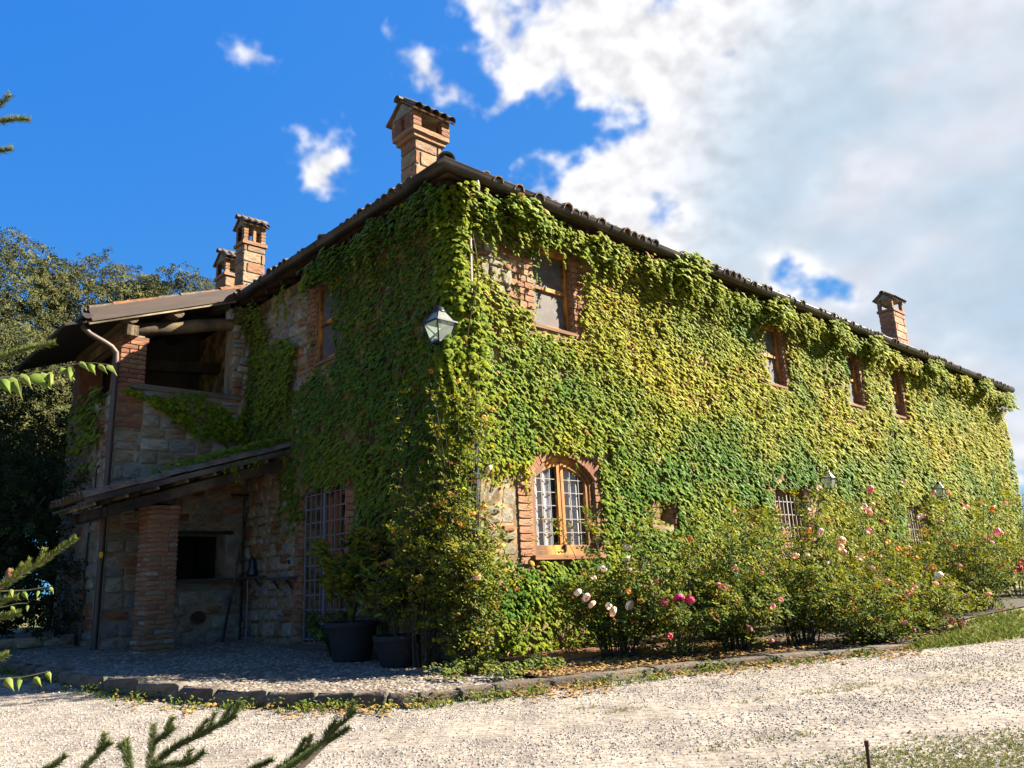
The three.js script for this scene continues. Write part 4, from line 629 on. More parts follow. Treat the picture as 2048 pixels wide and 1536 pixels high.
const strands = (list, r, x, y, z, n, len, size, yellow, out) => { for (let i = 0; i < len / 0.035; i++) { const t = i * 0.035 / len; const p = V(x + Math.sin(t * 5 + x * 9) * 0.035, y - i * 0.035, z + Math.cos(t * 4 + z * 7) * 0.03).addScaledVector(n, out * (r() - 0.3) * 0.05); const nr = n.clone().add(V((r() - 0.5) * 1.4, 0.3 + r() * 0.4, (r() - 0.5) * 1.4)); list.push([placed(p, ...lookOut(nr, V((r() - 0.5), -1, (r() - 0.5)), (r() - 0.5)), size * (0.6 + 0.6 * r()) * lerp(1, 0.55, t)), leafTone(r, yellow, 0)]); } };
{
  const vine = thing('climbing_vine', 'dense sunlit climbing vine turning yellow on the long wall of the farmhouse', 'climbing vine');
  const r = rng(101), list = [], n = V(0, 0, 1), world = (p, u, y, o) => p.set(u, y, o), yel = (x, y) => clamp(0.36 + 1.25 * fbm(x * 0.55, y * 0.7, 21, 4) + 0.30 * smooth(2.6, 4.6, y) - 0.04 + 0.34 * Math.exp(-((x - 4.0) ** 2) / 3.2 - ((y - 4.5) ** 2) / 0.9) + 0.16 * smooth(8, 16, x));
  vineLeaves(list, r, 2600, -0.12, 10, 5.75, 6.16, coverRight, world, n, () => 0.10, yel); vineLeaves(list, r, 2600, 10, L, 5.75, 6.16, coverRight, world, n, () => 0.13, yel);
  vineLeaves(list, r, 21000, -0.12, 4, 0.05, 6.12, coverRight, world, n, () => 0.082, yel);
  vineLeaves(list, r, 25000, 4, 10, 0.05, 6.12, coverRight, world, n, () => 0.092, yel);
  vineLeaves(list, r, 30000, 10, L + 0.1, 0.05, 6.12, coverRight, world, n, () => 0.113, yel);
  for (let i = 0; i < 70; i++) { const x = -0.1 + Math.pow(r(), 1.3) * 22; strands(list, r, x, 6.12 - r() * 0.3, 0.25 + r() * 0.2, n, 0.15 + r() * 0.55, 0.085, 0.5, 1); }
  for (const [x, y, s] of [[0.95, 6.17, 0.22], [4.95, 6.2, 0.34], [5.15, 6.35, 0.25], [8.1, 6.12, 0.3], [10.6, 6.15, 0.26], [12.6, 6.12, 0.28], [16.4, 6.15, 0.3], [20.6, 6.15, 0.3], [22.7, 5.9, 0.4]]) for (let i = 0; i < 130; i++) { const t = r() * 6.28, q = Math.sqrt(r()) * s, p = V(x + Math.cos(t) * q * 1.6, y - 0.12 + Math.sin(t) * q * 0.8, 0.46 + (r() - 0.5) * 0.26); list.push([placed(p, ...lookOut(V((r() - 0.5) * 1.2, 0.5 + r() * 0.5, 0.9), V((r() - 0.5), -1, 0), 0), 0.11 * (0.6 + 0.7 * r())), leafTone(r, 0.5, 0)]); }
  strands(list, r, 1.56, 5.75, 0.03, n, 1.25, 0.06, 0.35, 1); strands(list, r, 1.62, 5.7, 0.03, n, 0.5, 0.06, 0.35, 1); strands(list, r, 2.14, 2.62, 0.03, n, 0.28, 0.05, 0.35, 1); strands(list, r, 1.13, 2.4, 0.04, n, 0.55, 0.07, 0.8, 1); strands(list, r, 1.2, 2.45, 0.04, n, 0.35, 0.07, 0.75, 1);
  for (let i = 0; i < 9; i++) strands(list, r, 0.4 + i * 0.09, 2.5, 0.06, n, 0.2 + r() * 0.18, 0.08, 0.75, 1);
  for (let i = 0; i < 2600; i++) { const y = 2.4 + r() * 3.75, t = r() * 1.57, q = 0.08 + r() * 0.12 + 0.1 * smooth(5.4, 6, y), ox = -Math.cos(t) * q, oz = Math.sin(t) * q; list.push([placed(V(ox + (t > 0.8 ? r() * 0.18 : 0), y, oz - (t < 0.8 ? r() * 0.25 : 0)), ...lookOut(V(-Math.cos(t) + (r() - 0.5), 0.3 + r() * 0.6, Math.sin(t) + (r() - 0.5)), V((r() - 0.5) * 0.6, -1, 0), 0), 0.095 * (0.6 + 0.7 * r())), leafTone(r, 0.45, 0)]); }
  // sprig hanging from the corner under the lantern
  for (let i = 0; i < 7; i++) strands(list, r, -0.36 + i * 0.05, 3.85 - r() * 0.15, 0.18 + r() * 0.12, V(-0.4, 0, 0.9), 0.3 + r() * 0.65, 0.075, 0.5, 2);
  for (let i = 0; i < 150; i++) { const p = V(-0.1 - r() * 0.32, 3.8 + (r() - 0.3) * 0.3, 0.1 + r() * 0.25); list.push([placed(p, ...lookOut(V(-0.3 + r() - 0.5, 0.6, 0.8), V((r() - 0.5), -1, 0), 0), 0.09 * (0.6 + 0.6 * r())), leafTone(r, 0.35, 0)]); }
  for (let i = 0; i < 420; i++) { const y = 2.75 + r() * 2.1; list.push([placed(V(0.19 + (r() - 0.5) * 0.3, y, 0.1 + r() * 0.2), ...lookOut(V((r() - 0.5), 0.3 + r() * 0.6, 0.8), V((r() - 0.5) * 0.6, -1, 0.1), 0), 0.098 * (0.6 + 0.7 * r())), leafTone(r, 0.45, 0)]); }
  instanced('leaves', vine, IVY_LEAF, LEAF, list);
  mesh('stem', tendrils(r, 60, world, coverRight, 0.1, 22, 0.02), M.brownStem, vine);
}
{
  const vine = thing('climbing_vine', 'dark shaded climbing vine over the gable wall above the grilled door', 'climbing vine');
  const r = rng(202), list = [], n = V(-1, 0, 0), world = (p, u, y, o) => p.set(-o, y, -u), yel = (u, y) => clamp(0.28 + 0.8 * fbm(u * 0.5, y * 0.5, 61, 3));
  vineLeaves(list, r, 1800, -0.12, 3.8, 5.75, 6.16, coverLeft, world, n, () => 0.10, yel, { z: 12 });
  vineLeaves(list, r, 26000, -0.12, 6.05, 0.3, 6.12, coverLeft, world, n, () => 0.084, yel, { z: 12 });
  for (let i = 0; i < 26; i++) strands(list, r, -0.2 - r() * 0.18, 6.1 - r() * 0.3, 0.2 - Math.pow(r(), 1.5) * 5.5, n, 0.15 + r() * 0.5, 0.085, 0.4, 1);
  for (let i = 0; i < 9; i++) strands(list, r, -0.06, 3.0 - r() * 0.2, -4.1 - r() * 0.75, n, 0.5 + r() * 1.0, 0.07, 0.25, 1);
  for (let i = 0; i < 6; i++) strands(list, r, -0.06, 2.75, -2.1 - r() * 0.25, n, 0.5 + r() * 1.0, 0.08, 0.25, 1);
  // feathery patch left of the upper window
  for (let i = 0; i < 1500; i++) { const t = r(), z = -4.05 - r() * 1.1 - t * 0.35, y = 5.2 - t * 1.2 + (r() - 0.5) * 0.35 * (0.4 + t); if (y > 5.3 - Math.abs(z + 4.7) * 0.5) continue; list.push([placed(V(-0.06 - r() * 0.16, y, z), ...lookOut(V(-0.9, 0.5, (r() - 0.5) * 1.2), V(0, -1, (r() - 0.5)), 0), 0.075 * (0.6 + 0.7 * r())), leafTone(r, 0.35, 0)]); }
  instanced('leaves', vine, IVY_LEAF, LEAF, list);
  mesh('stem', tendrils(r, 30, world, coverLeft, 0.2, 2.2, 0.9), M.brownStem, vine);
}
{
  const vine = thing('climbing_vine', 'green vine trailing across the loggia parapet and along the porch roof', 'climbing vine');
  const r = rng(303), list = [], n = V(0, 0, 1);
  for (let i = 0; i < 1500; i++) { const x = -2.2 + r() * 2.2, t = (x + 2.2) / 2.2, y = lerp(4.32, 3.75, t) + (r() - 0.5) * lerp(0.12, 1.5, t) * (0.6 + fbm(x * 2, 1, 3)); if (r() > 0.35 + t * 0.55 + fbm(x * 3, y * 3, 9, 2) || y > 4.62) continue; list.push([placed(V(x, y, AZ + 0.05 + r() * 0.15), ...lookOut(V((r() - 0.5) * 1.2, 0.5, 0.9), V(r() - 0.5, -1, 0), 0), 0.075 * (0.6 + 0.7 * r())), leafTone(r, 0.4, 0)]); }
  for (let i = 0; i < 1700; i++) { const t = Math.pow(r(), 0.8), x = lerp(-2.0, -0.05, t), z = lerp(-4.35, -5.9, Math.pow(r(), 1.5)), y = 2.26 + (x + 3.12) * 0.3 + 0.16 + r() * 0.16; if (r() > 0.25 + t) continue; list.push([placed(V(x, y, z), ...lookOut(V((r() - 0.5), 0.9, 0.7), V(r() - 0.5, -0.7, 0.8), 0), 0.075 * (0.6 + 0.7 * r())), leafTone(r, 0.4, 0)]); }
  for (let i = 0; i < 10; i++) { const x = -1.3 + r() * 1.2; strands(list, r, x, 2.3 + (x + 3.12) * 0.3, -4.28, n, 0.08 + r() * 0.3, 0.07, 0.35, 1); }
  for (let i = 0; i < 900; i++) { const z = -6.5 - r() * 1.6, y = 4.5 - r() * 1.4; if (fbm(z * 2, y * 2, 3, 2) < -0.05) continue; list.push([placed(V(AX - 0.06 - r() * 0.18, y, z), ...lookOut(V(-0.9, 0.5, (r() - 0.5) * 1.2), V(0, -1, r() - 0.5), 0), 0.09 * (0.6 + 0.7 * r())), leafTone(r, 0.4, 0)]); }
  instanced('leaves', vine, IVY_LEAF, LEAF, list);
  mesh('stem', mergeGeometries([taper([[-0.1, 3.2, AZ + 0.05], [-0.8, 3.8, AZ + 0.05], [-1.6, 4.2, AZ + 0.05], [-2.15, 4.3, AZ + 0.05]], 0.015, 0.006), taper([[AX - 0.03, 0.3, -6.9], [AX - 0.03, 1.9, -7.0], [AX - 0.03, 3.1, -6.8], [AX - 0.03, 4.2, -7.2]], 0.02, 0.008)]), M.brownStem, vine);
}

// ---------------------------------------------------------------- roses
function bloom(colors) { // a full rose: cupped petals in three rings; returns one geometry with petal shade variation left to light
  const list = []; for (const [n, rad, tilt, s, y] of [[5, 0.55, 1.15, 0.95, 0], [5, 0.38, 0.75, 0.85, 0.12], [4, 0.2, 0.4, 0.7, 0.2]]) for (let i = 0; i < n; i++) {
    const p = new THREE.SphereGeometry(0.55 * s, 6, 4, 0, Math.PI, 0.2, 1.3).scale(1.05, 0.9, 0.34); p.rotateX(tilt * 0.75 - 0.2); p.translate(0, y, rad * 0.55); p.rotateY(i / n * 6.283 + n); list.push(p); }
  return mergeGeometries(list);
}
const BLOOM = bloom();
const petal = (c, t = 0.2) => new THREE.MeshPhysicalMaterial({ color: new THREE.Color().setRGB(...c), roughness: 0.8, side: THREE.DoubleSide, transmission: t, thickness: 0 });
const PETALS = { peach: petal([0.78, 0.50, 0.33]), cream: petal([0.82, 0.70, 0.55]), pink: petal([0.78, 0.30, 0.32]), pale: petal([0.80, 0.56, 0.50]), magenta: petal([0.50, 0.015, 0.12]), red: petal([0.50, 0.03, 0.06]), orange: petal([0.80, 0.30, 0.05]), yellow: petal([0.80, 0.52, 0.08]) };
const roseTone = (r, k) => { const y = clamp(k + (r() - 0.5) * 0.7), v = 0.6 + r() * 0.6; if (r() < 0.03) return new THREE.Color().setRGB(0.34, 0.13, 0.03); return new THREE.Color().setRGB(lerp(0.055, 0.26, y) * v, lerp(0.11, 0.235, y) * v, lerp(0.018, 0.006, y) * v); };
function roseBush(label, x, z, h, rad, seed, o = {}) {
  const g = thing('rose_bush', label, 'rose bush', [x, o.y ?? 0, z], 0), r = rng(seed), stems = [], low = o.low ?? 0.28, fl = o.flat ?? 1, size = o.size ?? 0.125;
  const lists = ROSE_SPRAYS.map(() => []), canes = Math.round((o.n ?? 900) / 27), A = V(0, 0, 0), T = V(0, 0, 0);
  for (let i = 0; i < canes; i++) { // arching canes with leaf sprays down most of their length
    const a = i * 2.4 + r() * 0.9, q = rad * (0.15 + 1.0 * Math.sqrt(r())), shoot = r() < 0.16, hh = h * (shoot ? 1.02 + r() * 0.28 : lerp(0.96, 0.5, Math.pow(q / rad / 1.15, 1.6)) * (0.72 + 0.32 * r())), dx = Math.cos(a) * q, dz = Math.sin(a) * q * fl, b = 0.06 + 0.2 * r() * rad;
    const p = [[Math.cos(a) * b, 0, Math.sin(a) * b * fl], [dx * 0.42, hh * 0.45, dz * 0.42], [dx * 0.8, hh * 0.86, dz * 0.8], [dx * (1.0 + (shoot ? 0.02 : 0.16)), hh * (shoot ? 1 : 0.92), dz * 1.1]], c = new THREE.CatmullRomCurve3(p.map((k) => V(...k)));
    stems.push(taper(p, 0.009, 0.003, 8, 5));
    const m = 34 + Math.round(r() * 16), tint = (r() - 0.5) * 0.5;
    for (let k = 0; k < m; k++) {
      const t = lerp(clamp(low * 0.9 + (r() - 0.5) * 0.2), 1, Math.pow(r(), 0.72)); c.getPointAt(t, A); c.getTangentAt(t, T); const w = 0.05 + 0.17 * Math.sin(Math.PI * clamp(t * 0.9 + 0.05)) * (0.6 + rad * 0.6); A.add(V((r() - 0.5) * 2 * w, (r() - 0.5) * 1.6 * w, (r() - 0.5) * 2 * w)); if (A.y < 0.03) continue;
      const out = V(A.x * 0.7 + 0.3, 0.75 + (r() - 0.3) * 0.8, A.z * 0.7 + 0.3).add(V((r() - 0.5) * 1.5, 0, (r() - 0.5) * 1.5));
      lists[k % 3].push([placed(A.clone(), ...lookOut(out, V((r() - 0.5) * 1.5, -0.8 + r() * 0.5, (r() - 0.5) * 1.5), (r() - 0.5) * 1.2), size * (0.55 + 0.5 * r() + 0.45 * r() * r())), roseTone(r, clamp((o.tone ?? 0.3) + 0.05 + tint * 0.8 + (t > 0.85 ? 0.22 : 0)))]);
    }
    if (i % 5 === 1 && o.blooms?.length > 1 && hh > 0.35) { const e = c.getPointAt(0.99), kind = o.blooms[i % o.blooms.length][3], s = o.blooms[i % o.blooms.length][4] * (0.95 + 0.6 * r()); const bl = mesh('bloom', BLOOM, PETALS[kind], g, [e.x, e.y + 0.03, e.z + 0.04], [0.3 + r() * 0.9, r() * 6, (r() - 0.5) * 0.6, 'YXZ'], [s, s, s]); bl.userData.label = kind + ' rose bloom'; }
  }
  mesh('stem', mergeGeometries(stems), o.stemM ?? M.stem, g);
  lists.forEach((l, i) => instanced('foliage', g, ROSE_SPRAYS[i], LEAF, l));
  for (const [bx, by, bz, kind, s] of o.blooms ?? []) { const b = mesh('bloom', BLOOM, PETALS[kind], g, [bx - x, by - (o.y ?? 0), bz - z], [0.5 + r() * 0.7, r() * 6, -0.3 + r() * 0.3, 'YXZ'], [s * 1.35, s * 1.35, s * 1.35]); b.userData.label = kind + ' rose bloom'; }
  return g;
}
roseBush('tall climbing rose with yellowing leaves round the house corner below the lantern', -0.26, 0.40, 2.75, 0.46, 11, { n: 1350, tone: 0.40, low: 0.02, stems: 12, size: 0.125, blooms: [[-0.02, 2.26, 0.62, 'peach', 0.065], [0.22, 1.14, 1.0, 'yellow', 0.045], [-0.42, 1.72, 0.75, 'orange', 0.04]] });
roseBush('climbing rose on the shaded side of the corner, above the dark pots', -0.40, -0.3, 2.95, 0.5, 12, { n: 620, tone: 0.4, low: 0.3, stems: 8, size: 0.12, flat: 1.1, blooms: [[-0.75, 1.6, -0.35, 'orange', 0.035]] });
roseBush('rose bush with large peach blooms under the arched window', 1.35, 1.25, 1.45, 0.72, 13, { n: 950, tone: 0.22, stems: 12, blooms: [[0.52, 0.74, 1.55, 'pale', 0.06], [0.44, 0.8, 1.5, 'cream', 0.055], [0.55, 0.66, 1.6, 'peach', 0.06], [0.82, 0.57, 1.68, 'peach', 0.07], [0.79, 0.63, 1.62, 'cream', 0.05], [1.14, 0.62, 1.65, 'cream', 0.065], [1.19, 0.64, 1.62, 'pale', 0.05], [1.6, 0.55, 1.65, 'peach', 0.05], [1.35, 1.28, 1.5, 'cream', 0.06], [1.06, 0.78, 1.7, 'orange', 0.038], [1.6, 0.76, 1.6, 'cream', 0.045], [1.72, 0.63, 1.6, 'orange', 0.04], [0.7, 0.95, 1.5, 'peach', 0.045]] });
roseBush('slender rose bush with one magenta bloom right of the peach roses', 1.78, 1.85, 1.25, 0.5, 14, { n: 480, tone: 0.18, stems: 12, low: 0.36, blooms: [[1.5, 0.66, 2.22, 'magenta', 0.065], [1.56, 0.655, 2.2, 'magenta', 0.05], [1.1, 0.3, 2.2, 'red', 0.04]] });
roseBush('dark green rose bush with small pink blooms in the middle of the bed', 2.55, 2.1, 1.35, 0.62, 15, { n: 900, tone: 0.15, blooms: [[2.38, 0.28, 2.4, 'pink', 0.05], [2.46, 0.3, 2.42, 'pink', 0.04], [2.7, 0.12, 2.5, 'pink', 0.035]] });
roseBush('leafy rose bush behind the dark one, against the niche wall', 3.6, 1.2, 1.35, 0.7, 16, { n: 700, tone: 0.3, low: 0.15, blooms: [[3.2, 1.0, 1.8, 'pale', 0.04]] });
roseBush('rose bush with bluish leaves and bare dark stems by the kerb', 3.55, 2.45, 1.45, 0.7, 17, { n: 850, tone: 0.28, low: 0.3, blooms: [[4.3, 1.1, 2.1, 'peach', 0.06]] });
roseBush('low sprawling rose mound at the end of the kerb stones', 4.1, 3.1, 0.62, 0.55, 18, { n: 520, tone: 0.3, low: 0.05, blooms: [[4.0, 0.25, 3.55, 'pink', 0.035], [4.4, 0.12, 3.5, 'pink', 0.035]] });
roseBush('tall rose bush with peach blooms below the left lantern', 5.2, 1.75, 1.75, 0.8, 19, { n: 1100, tone: 0.32, blooms: [[4.62, 1.45, 2.2, 'orange', 0.05], [4.74, 1.42, 2.3, 'pale', 0.065], [5.12, 1.28, 2.4, 'peach', 0.08], [5.05, 1.2, 2.4, 'peach', 0.06], [5.7, 1.03, 2.4, 'peach', 0.06]] });
roseBush('tall pink-flowered rose bush just right of the garden door grille', 6.7, 1.9, 1.7, 0.8, 20, { n: 1000, tone: 0.42, blooms: [[6.4, 1.73, 2.3, 'pink', 0.075], [6.3, 1.82, 2.3, 'pale', 0.06], [6.6, 1.85, 2.3, 'peach', 0.05], [6.1, 1.43, 2.4, 'pink', 0.055], [7.87, 1.64, 1.9, 'red', 0.04], [8.1, 1.17, 2.0, 'orange', 0.05]] });
roseBush('broad bushy rose mound with pink blooms spilling onto the verge', 5.85, 2.95, 0.95, 0.85, 21, { n: 1100, tone: 0.36, low: 0.0, blooms: [[5.54, 0.25, 3.5, 'pink', 0.07], [5.75, 0.12, 3.6, 'pink', 0.06], [5.7, 0.02, 3.5, 'pink', 0.05], [5.6, 0.17, 3.55, 'pink', 0.05], [6.1, 0.72, 3.3, 'cream', 0.09], [6.2, 0.42, 3.4, 'pale', 0.06], [4.75, 0.24, 3.3, 'peach', 0.05], [6.5, 0.55, 3.3, 'orange', 0.05]] });
roseBush('rose bush under the far wall lantern, flecked with orange leaves', 8.6, 1.6, 1.8, 0.95, 22, { n: 1000, tone: 0.45, size: 0.125, blooms: [[7.47, 1.28, 2.1, 'orange', 0.05], [8.5, 1.7, 2.3, 'pale', 0.06]] });
roseBush('rose bush with coral blooms at the right edge of the picture', 9.2, 2.75, 1.9, 0.95, 23, { n: 1000, tone: 0.3, size: 0.125, low: 0.1, blooms: [[8.75, 1.36, 3.4, 'pink', 0.08], [8.85, 1.33, 3.4, 'pink', 0.06], [9.4, 0.85, 3.5, 'red', 0.07], [9.1, 1.75, 3.3, 'orange', 0.08]] });
roseBush('orange-tinged rose bush hiding the second garden door', 11.2, 1.6, 1.85, 1.1, 24, { n: 900, tone: 0.52, size: 0.14, blooms: [[10.6, 1.9, 2.4, 'peach', 0.07], [11.4, 1.2, 2.5, 'pink', 0.07]] });
roseBush('far rose bush past the second lantern along the wall', 14.3, 2.0, 1.9, 1.3, 25, { n: 900, tone: 0.45, size: 0.15, blooms: [[13.6, 2.2, 3.0, 'peach', 0.08]] });
roseBush('last rose bush of the row by the far house corner', 18.2, 2.6, 2.0, 1.6, 26, { n: 900, tone: 0.4, size: 0.17, blooms: [[17.2, 2.3, 3.8, 'orange', 0.1]] });

// ---------------------------------------------------------------- pots and what grows in them
function pot(label, x, z, rad, h) { const g = thing('plant_pot', label, 'plant pot', [x, ty(x, z) + 0.005, z]); mesh('body', new THREE.LatheGeometry([[0, 0], [rad * 0.68, 0], [rad * 0.72, 0.02], [rad * 0.95, h - 0.07], [rad * 1.04, h - 0.065], [rad * 1.06, h], [rad * 0.93, h], [rad * 0.9, h - 0.06], [0, h - 0.06]].map(([a, b]) => new THREE.Vector2(a, b)), 28), M.pot, g); mesh('soil', new THREE.CylinderGeometry(rad * 0.9, rad * 0.88, 0.03, 20), M.soil, g, [0, h - 0.055, 0]); return g; }
pot('large dark plant pot in front of the grilled door', -0.55, -1.6, 0.34, 0.48); pot('smaller dark plant pot behind the corner climber', -0.55, -0.6, 0.27, 0.36);
function shrub(label, x, y, z, h, rad, seed, n, tone, size, leaf = OVAL_LEAF) {
  const g = thing('potted_shrub', label, 'shrub', [x, y, z]), r = rng(seed), st = []; const ends = [];
  for (let i = 0; i < 14; i++) { const a = i * 2.4, q = rad * Math.sqrt(r()), e = [Math.cos(a) * q, h * (0.45 + 0.55 * r()), Math.sin(a) * q]; ends.push(e); st.push(taper([[0, 0, 0], [e[0] * 0.35, e[1] * 0.5, e[2] * 0.35], e], 0.012, 0.004, 6, 5)); } mesh('stem', mergeGeometries(st), M.greenStem, g);
  const list = []; for (let i = 0; i < n; i++) { const e = ends[i % ends.length], t = 0.45 + 0.55 * Math.pow(r(), 0.6), p = V(e[0] * t + (r() - 0.5) * 0.16, e[1] * t + (r() - 0.5) * 0.12, e[2] * t + (r() - 0.5) * 0.16); list.push([placed(p, ...lookOut(V((r() - 0.5) * 1.6, 0.7, (r() - 0.5) * 1.6), V(e[0] + (r() - 0.5), 0.3 + r() * 0.3, e[2] + (r() - 0.5)), 0), size * (0.7 + 0.5 * r())), roseTone(r, tone)]); }
  instanced('foliage', g, leaf, LEAF, list); return g;
}
shrub('tall potted shrub with pale long leaves before the grilled door', -0.55, ty(-0.55, -1.6) + 0.43, -1.6, 1.3, 0.42, 31, 1100, 0.6, 0.12);
shrub('dark low plant filling the smaller pot behind the climber', -0.55, ty(-0.55, -0.6) + 0.32, -0.6, 0.9, 0.42, 32, 700, 0.25, 0.10);
shrub('low dark bush crouching left of the large pot by the door', -0.45, ty(-0.45, -2.3), -2.3, 0.6, 0.34, 33, 420, 0.12, 0.085);

// ---------------------------------------------------------------- trees behind
function tree(name, label, cat, x, y, z, lobes, o) { // lobes: [dx, dy, dz, radius]; leaves fill the outer part of each, limbs reach every one
  const g = thing(name, label, cat, [x, y, z]), r = rng(o.seed), limbs = [taper([[0, -0.3, 0], [0.05, lobes[0][1] * 0.4, 0.05], [lobes[0][0] * 0.5, lobes[0][1] * 0.8, lobes[0][2] * 0.5]], o.trunk, o.trunk * 0.5, 8, 8)];
  for (const [a, b, c] of lobes) limbs.push(taper([[0, b * 0.25, 0], [a * 0.4, b * 0.6, c * 0.4], [a, b, c]], o.trunk * 0.45, 0.02, 7, 5));
  mesh('trunk', mergeGeometries(limbs), M.bark, g);
  const lists = OAK_SPRAYS.map(() => []);
  for (const [a, b, c, rad] of lobes) { const n = Math.round(o.density * rad * rad); for (let i = 0; i < n; i++) {
    const d = V(r() * 2 - 1, r() * 2 - 1, r() * 2 - 1); if (d.lengthSq() > 1) continue; d.normalize(); const q = rad * (0.62 + 0.42 * Math.pow(r(), 0.7)) * (1 + 0.55 * fbm(d.x * 2.1 + a, d.y * 2.1 + b, d.z * 2.1 + c, 3)), p = V(a + d.x * q, b + d.y * q * 0.92, c + d.z * q);
    if (fbm(p.x * 1.4, p.y * 1.4, p.z * 1.4 + o.seed, 2) < -0.13 || p.y < 0.05) continue;
    lists[i % 2].push([placed(p, ...lookOut(d.clone().add(V((r() - 0.5) * 1.6, (r() - 0.2) * 1.2, (r() - 0.5) * 1.6)), V((r() - 0.5) * 2, -0.2 + (r() - 0.5), (r() - 0.5) * 2), 0), o.size * (0.65 + 0.7 * r())), o.tone(r)]); } }
  lists.forEach((l, i) => instanced('crown', g, OAK_SPRAYS[i], LEAF_DULL, l)); return g;
}
const oakTone = (r) => { const k = r(), v = 0.6 + r() * 0.7; return new THREE.Color().setRGB(lerp(0.04, 0.10, k) * v, lerp(0.05, 0.098, k) * v, lerp(0.013, 0.032, k) * v); };
const laurelTone = (r) => { const v = 0.5 + r() * 0.7; return new THREE.Color().setRGB(0.024 * v, 0.04 * v, 0.011 * v); };
tree('oak_tree', 'large olive-green evergreen oak rising behind the loggia roof', 'tree', 0.6, 0, -20.2, [[0.51, 10.21, 0.0, 2.07], [-2.56, 10.02, 0.38, 2.2], [2.82, 10.42, 0.51, 1.83], [4.61, 9.22, 0.0, 1.71], [-4.61, 8.08, 0.0, 2.07], [-6.14, 6.04, 0.77, 2.2], [0.26, 6.8, 2.05, 2.68], [-2.82, 6.29, 2.3, 2.68], [3.07, 5.78, 1.54, 2.44], [-5.38, 4.98, 1.54, 2.44], [-1.79, 4.98, 2.56, 2.68], [1.54, 4.72, 2.05, 2.68], [5.38, 7.21, 0.26, 1.71]], { seed: 51, trunk: 0.4, density: 2600, size: 0.17, tone: oakTone });
tree('laurel_tree', 'dark dense laurel growing against the left side of the annex', 'tree', -3.75, 0.1, -8.9, [[0, 4.6, 0, 1.0], [-0.9, 4.0, 0.2, 1.0], [0.6, 3.6, 0.1, 0.8], [-0.2, 2.8, 0.6, 1.1], [0.5, 1.7, 0.8, 0.95], [-0.9, 1.9, 0.6, 1.1], [0.1, 0.9, 0.8, 0.95], [-1.3, 0.8, 0.8, 1.0], [-1.9, 3.0, 0.2, 1.1], [0.9, 2.6, 1.2, 0.7], [1.0, 0.9, 1.6, 0.7], [-0.6, 1.2, 1.4, 0.9], [-2.2, 1.2, 0.6, 1.1]], { seed: 52, trunk: 0.12, density: 1300, size: 0.13, tone: laurelTone });
tree('pine_tree', 'dark round-headed trees beyond the far end of the house', 'tree', 34, 0.2, 2.2, [[0, 3.2, 0, 1.6], [1.6, 2.6, 1, 1.5], [-1.2, 2.2, 1.2, 1.4], [1, 1.2, 2, 1.4], [2.5, 1.4, 2.6, 1.5]], { seed: 53, trunk: 0.25, density: 420, size: 0.26, tone: laurelTone });
tree('garden_tree', 'light green tree at the right edge behind the last roses', 'tree', 26.5, 0.1, 4.6, [[0, 1.9, 0, 1.2], [1.2, 1.5, 0.8, 1.2], [-0.6, 1.0, 0.8, 1.0], [0.8, 0.7, 1.2, 1.0]], { seed: 54, trunk: 0.14, density: 520, size: 0.2, tone: (r) => { const v = 0.6 + r() * 0.6; return new THREE.Color().setRGB(0.06 * v, 0.10 * v, 0.02 * v); } });

tree('hedge_tree', 'row of dark bushes closing the garden far behind the annex', 'bush', -6.5, 0, -15, [[-3, 1.4, 0, 1.7], [-0.8, 1.2, 0.2, 1.6], [1.2, 1.4, -0.2, 1.7], [3.2, 1.5, -0.4, 1.7], [4.8, 1.3, -1, 1.6], [-5, 1.8, 0.4, 1.9], [3.6, 3.4, 0.4, 1.7], [5.2, 2.9, 0.2, 1.6], [2.0, 3.2, 0.6, 1.7]], { seed: 55, trunk: 0.1, density: 1500, size: 0.17, tone: laurelTone });

// ---------------------------------------------------------------- firs close to the viewer
const NEEDLE = new THREE.ConeGeometry(0.0011, 1, 3).translate(0, 0.5, 0); // unit length, points up +y
function firTwig(needles, pts, r, len, dense, tone) { // needles all round a curve, thickest on its upper side, swept towards the tip
  const c = new THREE.CatmullRomCurve3(pts.map((p) => V(...p))), L0 = c.getLength(), n = Math.round(L0 * dense), t = V(0, 0, 0), q = new THREE.Quaternion();
  for (let i = 0; i < n; i++) {
    const u = 0.02 + 0.98 * r(), p = c.getPointAt(u); t.copy(c.getTangentAt(u)); const side = V(r() - 0.5, r() - 0.5 + 0.12, r() - 0.5).normalize(); side.addScaledVector(t, -side.dot(t)).normalize();
    const d = side.multiplyScalar(0.85).addScaledVector(t, 0.55).addScaledVector(UP, 0.22).normalize(); q.setFromUnitVectors(UP, d);
    const v = 0.7 + 0.6 * r(), m = new THREE.Matrix4().compose(p, q, V(0.85, len * (0.75 + 0.4 * r()) * lerp(1, 0.8, u), 0.85)); needles.push([m, new THREE.Color().setRGB(tone[0] * v, tone[1] * v, tone[2] * v)]);
  }
}
const NEEDLE_M = leafMat(0.15, 0.9);
